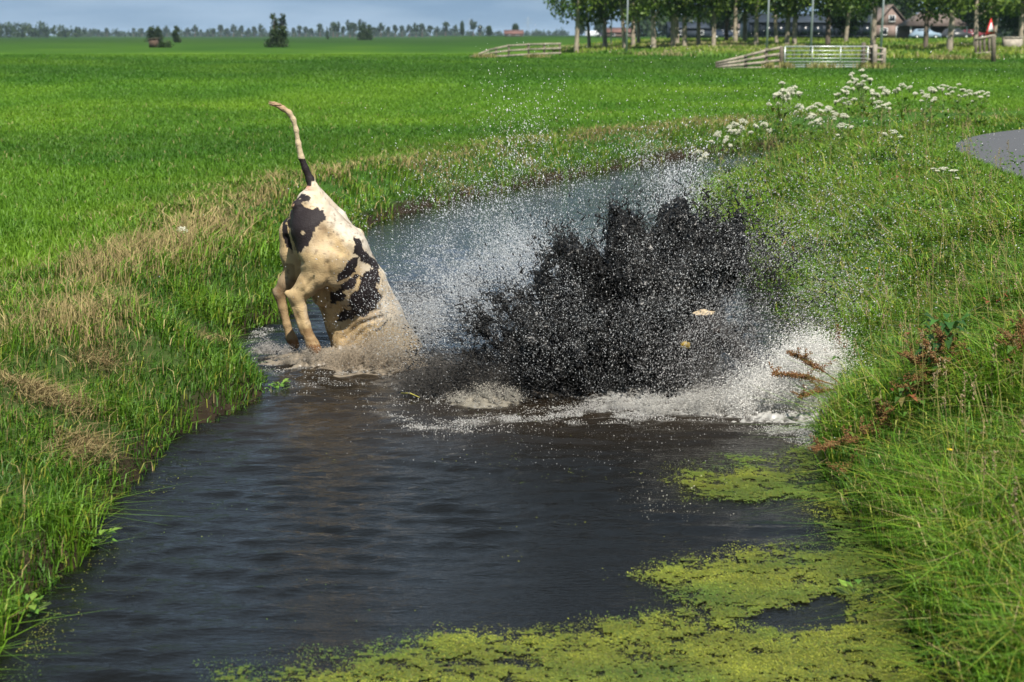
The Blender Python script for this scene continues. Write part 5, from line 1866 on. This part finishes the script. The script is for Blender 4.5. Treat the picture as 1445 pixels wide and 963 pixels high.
# far woods: one mass of crowns at the edge of the sky
cl_ = []
for px_ in np.arange(-420, 116, 5):
    Y_ = 1250 + rng.uniform(-60, 160)
    p = at_y(px_, 55, Y_)
    hh_ = (9.5 if px_ < 60 else 8.0 if px_ < 92 else 6.5) * (0.85 + 0.3 * rng.random())
    for z in (0.25, 0.5, 0.8): cl_.append((p[0] + rng.normal(0, 2), Y_ + rng.normal(0, 4), 1 + hh_ * z, hh_ * 0.38))
for px_ in np.arange(95, 800, 2.5):
    Y_ = 1900 + rng.uniform(-60, 160)
    p = at_y(px_, 55, Y_)
    hh_ = 4.2 + 4.0 * rng.random() ** 2
    for z in (0.3, 0.7): cl_.append((p[0] + rng.normal(0, 3), Y_ + rng.normal(0, 4), 1 + hh_ * z, hh_ * 0.55))
for px_ in np.arange(905, 1700, 5):
    Y_ = 620 + rng.uniform(-40, 60)
    p = at_y(px_, 55, Y_)
    hh_ = (6 + 4 * rng.random())
    for z in (0.25, 0.5, 0.8): cl_.append((p[0] + rng.normal(0, 2), Y_ + rng.normal(0, 4), 1.5 + hh_ * z, hh_ * 0.40))
o = link('far_woods', crown_mesh('far_woods', 60000, cl_, 1.0, FARC))
tag(o, 'distant band of woodland closing the horizon', 'woods', None, 'stuff')

for px_, Y_, s, lab in ((652, 900, .8, 'pointed tree left of the far red roofed farm'.replace(' left of', ' standing alone short of')), (727, 760, .6, 'tree shading the far red roofed farm'), (812, 700, .78, 'bigger of two round trees past the far farm'), (690, 820, .5, 'small tree in front of the far red roof')):
    o = copy_tree(gard); p = at_y(px_ if px_ != 812 else 818, 55, Y_); o.location = (p[0], Y_, gz1(p[0], Y_)); o.scale = (s, s, s)
    if px_ == 652: o.scale = (.45, .45, .85)
    tag(o, lab, 'tree')
o = copy_tree(gard); p = at_y(858 - 14, 55, 720); o.location = (p[0], 720, gz1(p[0], 720)); o.scale = (.75, .75, .8); tag(o, 'smaller round tree next to the white van', 'tree')

m_brick = plain('red_brick', (0.20, 0.145, 0.125), rough=0.9, noise=0.25, scale=1.2)
m_tile = plain('brown_tiles', (0.135, 0.105, 0.09), rough=0.8, noise=0.3, scale=1.0)
m_rtile = plain('red_tiles', (0.15, 0.075, 0.06), rough=0.8, noise=0.25, scale=1.0)
m_navy = plain('dark_cladding', (0.018, 0.026, 0.040), rough=0.35, noise=0.3, scale=0.5)
m_glass = plain('dark_glass', (0.012, 0.018, 0.026), rough=0.25, noise=0.3, scale=0.4)
m_slate = plain('dark_roof_sheet', (0.030, 0.040, 0.055), rough=0.75, noise=0.25, scale=0.5, spec=0.2)
m_grey = plain('grey_sheet', (0.24, 0.28, 0.31), rough=0.6, noise=0.15, scale=0.5)


def gable(o, w, dpt, hw, hr, wall, roof, ridge_x=True, over=0.3):
    mb = MB(); mb.box((0, 0, hw / 2), (w, dpt, hw))
    if ridge_x:
        for s in (-1, 1): mb.add([(s * w / 2, -dpt / 2, hw), (s * w / 2, dpt / 2, hw), (s * w / 2, 0, hr - .12), (s * (w / 2 - .2), -dpt / 2, hw), (s * (w / 2 - .2), dpt / 2, hw), (s * (w / 2 - .2), 0, hr - .12)], [(0, 1, 2), (5, 4, 3), (0, 3, 4, 1), (1, 4, 5, 2), (2, 5, 3, 0)])
    else:
        for s in (-1, 1): mb.add([(-w / 2, s * dpt / 2, hw), (w / 2, s * dpt / 2, hw), (0, s * dpt / 2, hr - .12), (-w / 2, s * (dpt / 2 - .2), hw), (w / 2, s * (dpt / 2 - .2), hw), (0, s * (dpt / 2 - .2), hr - .12)], [(0, 1, 2), (5, 4, 3), (0, 3, 4, 1), (1, 4, 5, 2), (2, 5, 3, 0)])
    part(mb, 'wall', wall, o)
    mb = MB()
    t = 0.16
    if ridge_x:
        for s in (-1, 1):
            a_, b_ = (s * (dpt / 2 + over), hw - over * (hr - hw) / (dpt / 2)), (0.0, hr)
            mb.add([(x, y, z + dz) for dz in (0, t) for x, (y, z) in ((-w / 2 - over, a_), (w / 2 + over, a_), (w / 2 + over, b_), (-w / 2 - over, b_))], [(0, 1, 2, 3), (7, 6, 5, 4), (0, 4, 5, 1), (1, 5, 6, 2), (2, 6, 7, 3), (3, 7, 4, 0)])
    else:
        for s in (-1, 1):
            a_, b_ = (s * (w / 2 + over), hw - over * (hr - hw) / (w / 2)), (0.0, hr)
            mb.add([(x, y, z + dz) for dz in (0, t) for (x, z), y in ((a_, -dpt / 2 - over), (a_, dpt / 2 + over), (b_, dpt / 2 + over), (b_, -dpt / 2 - over))], [(0, 1, 2, 3), (7, 6, 5, 4), (0, 4, 5, 1), (1, 5, 6, 2), (2, 6, 7, 3), (3, 7, 4, 0)])
    return part(mb, 'roof', roof, o)


def win(o, x, z, w, h_, y, name='window', mat=None, frame=True, fm=None):
    f = None
    if frame:
        mb = MB()
        for (cx, cz, sx, sz) in ((0, h_ / 2, w + .1, .1), (0, -h_ / 2, w + .1, .1), (-w / 2, 0, .1, h_ - .1), (w / 2, 0, .1, h_ - .1)): mb.box((x + cx, y, z + cz), (sx, .12, sz))
        f = part(mb, name, fm or m_white, o)
    mb = MB(); mb.box((x, y + .03, z), (w - .1, .05, h_ - .1))
    return part(mb, 'pane' if frame else name, mat or m_glass, f or o)


# long dark barn with a glazed front
YB = 225.0
a_, b_ = at_y(1058, 55, YB), at_y(1232, 55, YB)
zb = gz1(a_[0], YB)
o = empty('glazed_barn', ((a_[0] + b_[0]) / 2, YB + 5, zb), 'long dark barn with a glazed front behind the roadside trees', 'barn')
w_ = b_[0] - a_[0]
top_ = at_y(1100, 21, YB)[2] - zb
gable(o, w_, 10.0, top_ * 0.68, top_, m_navy, m_slate)
for k in range(10):
    win(o, -w_ / 2 + (k + .5) * w_ / 10, top_ * .36, w_ / 10 - .25, top_ * .44, -5.08, fm=m_slate)
# brick house
YH = 250.0
a_, b_ = at_y(1233, 55, YH), at_y(1282, 55, YH)
zb = gz1(a_[0], YH)
w_ = b_[0] - a_[0]
hw_, hr_ = at_y(1250, 36, YH)[2] - zb, at_y(1250, 8, YH)[2] - zb
o = empty('brick_house', ((a_[0] + b_[0]) / 2, YH + 4, zb), 'brick house with steep grey gable between the barn and the carport', 'house')
gable(o, w_, 8.0, hw_, hr_, m_brick, m_tile, ridge_x=False)
win(o, -w_ * .22, hw_ * .55, 1.0, 1.0, -4.08); win(o, w_ * .24, hw_ * .45, 1.1, 1.8, -4.08, 'door', m_navy); win(o, 0, hw_ + 1.0, .9, .9, -4.08)
# carport with hipped tile roof
YK = 240.0
a_, b_ = at_y(1284, 55, YK), at_y(1366, 55, YK)
zb = gz1(a_[0], YK); w_ = b_[0] - a_[0]
hw_, hr_ = at_y(1300, 37, YK)[2] - zb, at_y(1300, 16, YK)[2] - zb
o = empty('tiled_carport', ((a_[0] + b_[0]) / 2, YK + 4, zb), 'open carport with a broad brown tiled roof over the parked cars', 'carport')
mb = MB(); mb.box((0, 3.4, hw_ / 2), (w_, .25, hw_)); part(mb, 'wall', m_brick, o)
mb = MB(); P = [(-w_ / 2 - .4, -4.2), (w_ / 2 + .4, -4.2), (w_ / 2 + .4, 3.9), (-w_ / 2 - .4, 3.9)]
mb.add([(x, y, hw_) for x, y in P] + [(-w_ / 2 + 2.4, 0, hr_), (w_ / 2 - 2.4, 0, hr_)], [(3, 2, 1, 0), (0, 1, 5, 4), (1, 2, 5), (2, 3, 4, 5), (3, 0, 4)])
part(mb, 'roof', m_tile, o)
for f in (-.5, -.17, .17, .5):
    mb = MB(); mb.box((f * (w_ - .3), -3.7, hw_ / 2 - .01), (.2, .2, hw_)); part(mb, 'post', m_white, o)
# low brick outbuilding beyond the row
for (x0, x1, yt, yb, Y_, hr2, lab, wm, rm) in ((1026, 1056, 40, 54, 300., 30, 'low pink brick outbuilding at the dark gable of the glazed barn', m_brick, m_tile), (945, 1008, 40, 56, 330., 32, 'grey shed far behind the middle of the tree row', m_slate, m_slate), (1120 - 265, 1160 - 265, 46, 54, 420., 40, 'far house with a red roof behind the white van', m_brick, m_rtile),
                                                (712, 738, 50, 55, 720., 43, 'far farmhouse with dull red roof on the open horizon', m_brick, m_rtile)):
    a_, b_ = at_y(x0, 55, Y_), at_y(x1, 55, Y_); zb = gz1(a_[0], Y_)
    o = empty('farm_building', ((a_[0] + b_[0]) / 2, Y_ + 4, zb), lab, 'building')
    w_ = b_[0] - a_[0]; hw_ = max(1.2, at_y(x0, yt, Y_)[2] - zb); hr_ = max(hw_ + 1, at_y(x0, hr2, Y_)[2] - zb)
    gable(o, w_, 7.0, hw_, hr_, wm, rm)
    win(o, -w_ * .25, hw_ * .55, 1.1, hw_ * .4, -3.58); win(o, w_ * .2, hw_ * .55, 1.1, hw_ * .4, -3.58)

# vehicles
m_tyre = plain('tyre', (0.02, 0.02, 0.02), rough=0.8, noise=0.2)


def car(px_, Y_, col_, label, cat='car', van=False, rz=0.0, L_=4.2):
    p = at_y(px_, 55, Y_); g_ = gz1(p[0], Y_)
    o = empty('parked_van' if van else 'parked_car', (p[0], Y_, g_), label, cat, None, rz)
    m_ = plain('car_paint', col_, rough=0.3, noise=0.05)
    prof = [(-.5, .28), (-.5, .62), (-.44, .78), (-.40, .95) if not van else (-.49, 1.9), (-.30, 1.42) if not van else (-.46, 2.05), (.08, 1.46) if not van else (.22, 2.05), (.24, 1.0) if not van else (.36, 1.25), (.46, .85) if not van else (.48, 1.05), (.5, .6), (.5, .28)]
    W2 = .85
    n_ = len(prof)
    mb = MB()
    mb.add([(x * L_, s * W2 * (0.86 if z > 1.1 and not van else 1), z) for s in (-1, 1) for x, z in prof], [tuple(range(n_)), tuple(range(2 * n_ - 1, n_ - 1, -1))] + [(k, k + n_, (k + 1) % n_ + n_, (k + 1) % n_) for k in range(n_)])
    part(mb, 'body', m_, o)
    mb = MB()
    for s in (-1, 1):
        if van: mb.box((.22 * L_, s * (W2 + .005), 1.55), (.16 * L_, .02, .5))
        else: mb.box((-.09 * L_, s * (W2 * .87 + .045), 1.16), (.40 * L_, .03, .36))
    part(mb, 'side_window', m_glass, o)
    for sx in (-.31, .31):
        for s in (-1, 1):
            mb = MB(); mb.tube([(sx * L_, s * (W2 - .18), .31), (sx * L_, s * (W2 + .03), .31)], .31, 14); wl = part(mb, 'wheel', m_tyre, o)
            mb = MB(); mb.tube([(sx * L_, s * (W2 + .031), .31), (sx * L_, s * (W2 + .05), .31)], .17, 10); part(mb, 'rim', m_galv, wl)
    return o


car(1305, 232, (0.22, 0.30, 0.38), 'pale blue car parked under the carport beside the brick house')
car(1348, 233, (0.04, 0.045, 0.05), 'dark car parked at the far end of the carport')
car(836, 560, (0.60, 0.62, 0.64), 'white van standing between the tree trunks by the meadow end', 'van', True, 0.3, 5.2)
car(853, 500, (0.03, 0.035, 0.045), 'black car beside the white van between the trunks')
car(1022, 255, (0.02, 0.03, 0.05), 'dark car in front of the low pink outbuilding')
car(1372, 262, (0.16, 0.03, 0.04), 'red car partly hidden behind the road sign')

# lamp posts along the farm road
m_pole = plain('grey_pole', (0.42, 0.46, 0.50), rough=0.45, noise=0.1, metal=0.3)
lp = None
for i, (px_, Y_, hgt, lab) in enumerate(((1144, 118, 8.0, 'tall grey lamp post rising just behind the metal gate'), (1243, 112, 8.0, 'tall pale lamp post just past the gate latch posts'), (1082, 128, 7.5, 'grey lamp post behind the sloping timber wing'), (862, 175, 4.4, 'short lamp post among the trunks near the white van'), (884, 140, 7.5, 'slim pale lamp post among the first trunks of the row'), (1228, 190, 6.5, 'far grey lamp post in front of the glazed barn end'))):
    p = at_y(px_, 64, Y_)
    o = empty('lamp_post', (p[0], Y_, gz1(p[0], Y_)), lab, 'lamp post')
    mb = MB(); mb.tube([(0, 0, -.3), (0.03 * hgt * .3, 0, hgt * .6), (0.03 * hgt, 0, hgt)], [.09, .07, .05], 8); part(mb, 'pole', m_pole, o, True)
    mb = MB(); mb.tube([(0.03 * hgt, 0, hgt), (.03 * hgt + .15, -.2, hgt + .12), (.03 * hgt + .2, -.7, hgt + .15)], .035, 6); part(mb, 'arm', m_pole, o, True)
    mb = MB(); mb.box((.03 * hgt + .2, -.9, hgt + .14), (.22, .6, .1)); part(mb, 'lamp_head', m_pole, o)

# lattice pylons far off
for px_, Y_, lab in ((663, 2600, 'faint lattice pylon on the horizon between avenue and farm'), (745, 2400, 'faint lattice pylon above the far red roofed farm'), (842, 2300, 'faint lattice pylon seen between the first roadside trunks')):
    p = at_y(px_, 52, Y_)
    o = empty('power_pylon', (p[0], Y_, gz1(p[0], Y_)), lab, 'pylon')
    H2 = 27.0
    mb = MB()
    for sx in (-1, 1):
        for sy in (-1, 1): mb.beam((sx * 2.4, sy * 2.4, 0), (sx * .4, sy * .4, H2), .3, .3)
    for k in range(6):
        z0, z1 = H2 * k / 6, H2 * (k + 1) / 6
        w0, w1 = 2.4 - 2 * k / 6, 2.4 - 2 * (k + 1) / 6
        mb.beam((-w0, -w0, z0), (w1, -w1, z1), .18, .18); mb.beam((w0, -w0, z0), (-w1, -w1, z1), .18, .18)
    part(mb, 'mast', m_grey, o)
    for z in (18.0, 23.0):
        mb = MB(); mb.beam((-7, 0, z), (7, 0, z), .35, .35); part(mb, 'cross_arm', m_grey, o)

# rough bright verge at the foot of the roadside trees, with dry tufts round the posts
X, Y = scatter(-12, 85, 95, 190, 14)
Z = ground_z(X, Y); rise = smooth(92, 205, Y) * smooth(2, 26, X + 0.06 * (Y - 100))
k = (rise > 0.10) & in_view(X, Y, Z, 40, 40)
X, Y, Z = X[k], Y[k], Z[k]
n2 = fbm(X * .25, Y * .25, 51.0, 3)
col = mixcol((0.08, 0.19, 0.016), (0.24, 0.31, 0.04), np.clip((n2 - .35) * 3, 0, 1)) * (0.75 + .5 * rng.random((len(X), 1)))
dry = (rng.random(len(X)) < .10) | (fbm(X * .12, Y * .12, 71.0, 2) > .62)
col[dry & (rng.random(len(X)) < .6)] = (0.34, 0.30, 0.14)
o = blades('roadside_grass', np.stack([X, Y, Z], 1), .25 + .55 * n2 * rng.random(len(X)), 0.12, col, .4, .6, m_grass)
tag(o, 'brighter rough grass on the raised farm road verge', 'grass', None, 'stuff')
tx, ty = [], []
for px_, py_, s in ((1085, 98, 6), (1110, 97, 8), (1160, 97, 22), (1222, 96, 10), (1240, 95, 10), (1345, 82, 16), (1330, 80, 12), (1395, 84, 10), (675, 84, 8), (690, 83, 10), (755, 80, 14)):
    yy_ = YG - .4 if py_ > 86 else (112.0 if px_ > 1000 else 126)
    c = at_y(px_, py_, yy_)
    m = 170
    tx.append(rng.normal(c[0], s * yy_ / FPX * .6, m)); ty.append(rng.normal(yy_, .4, m))
X, Y = np.concatenate(tx), np.concatenate(ty); Z = ground_z(X, Y)
col = mixcol((0.34, 0.28, 0.14), (0.16, 0.2, 0.04), rng.random(len(X))) * (0.7 + .5 * rng.random((len(X), 1)))
o = blades('post_tufts', np.stack([X, Y, Z], 1), .2 + .3 * rng.random(len(X)), .06, col, .5, .7, m_straw)
tag(o, 'dry tufts left standing round gate posts and rails', 'dry grass', None, 'stuff')

# ------------------------------------------------------------------ summer haze over the polder
m_haze, nt, b = new_mat('haze')
nt.nodes.remove(b)
pv = nt.nodes.new('ShaderNodeVolumePrincipled')
pv.inputs['Color'].default_value = (0.62, 0.80, 1.0, 1)
pv.inputs['Density'].default_value = 0.00008
pv.inputs['Anisotropy'].default_value = 0.0
nt.links.new(pv.outputs['Volume'], nt.nodes['Material Output'].inputs['Volume'])
mb = MB()
mb.box((0, 4000, 19.0), (15000, 13000, 42.0))
hz = mb.build('haze', m_haze)
tag(hz, 'thin summer haze over the flat land', None, None, 'stuff')
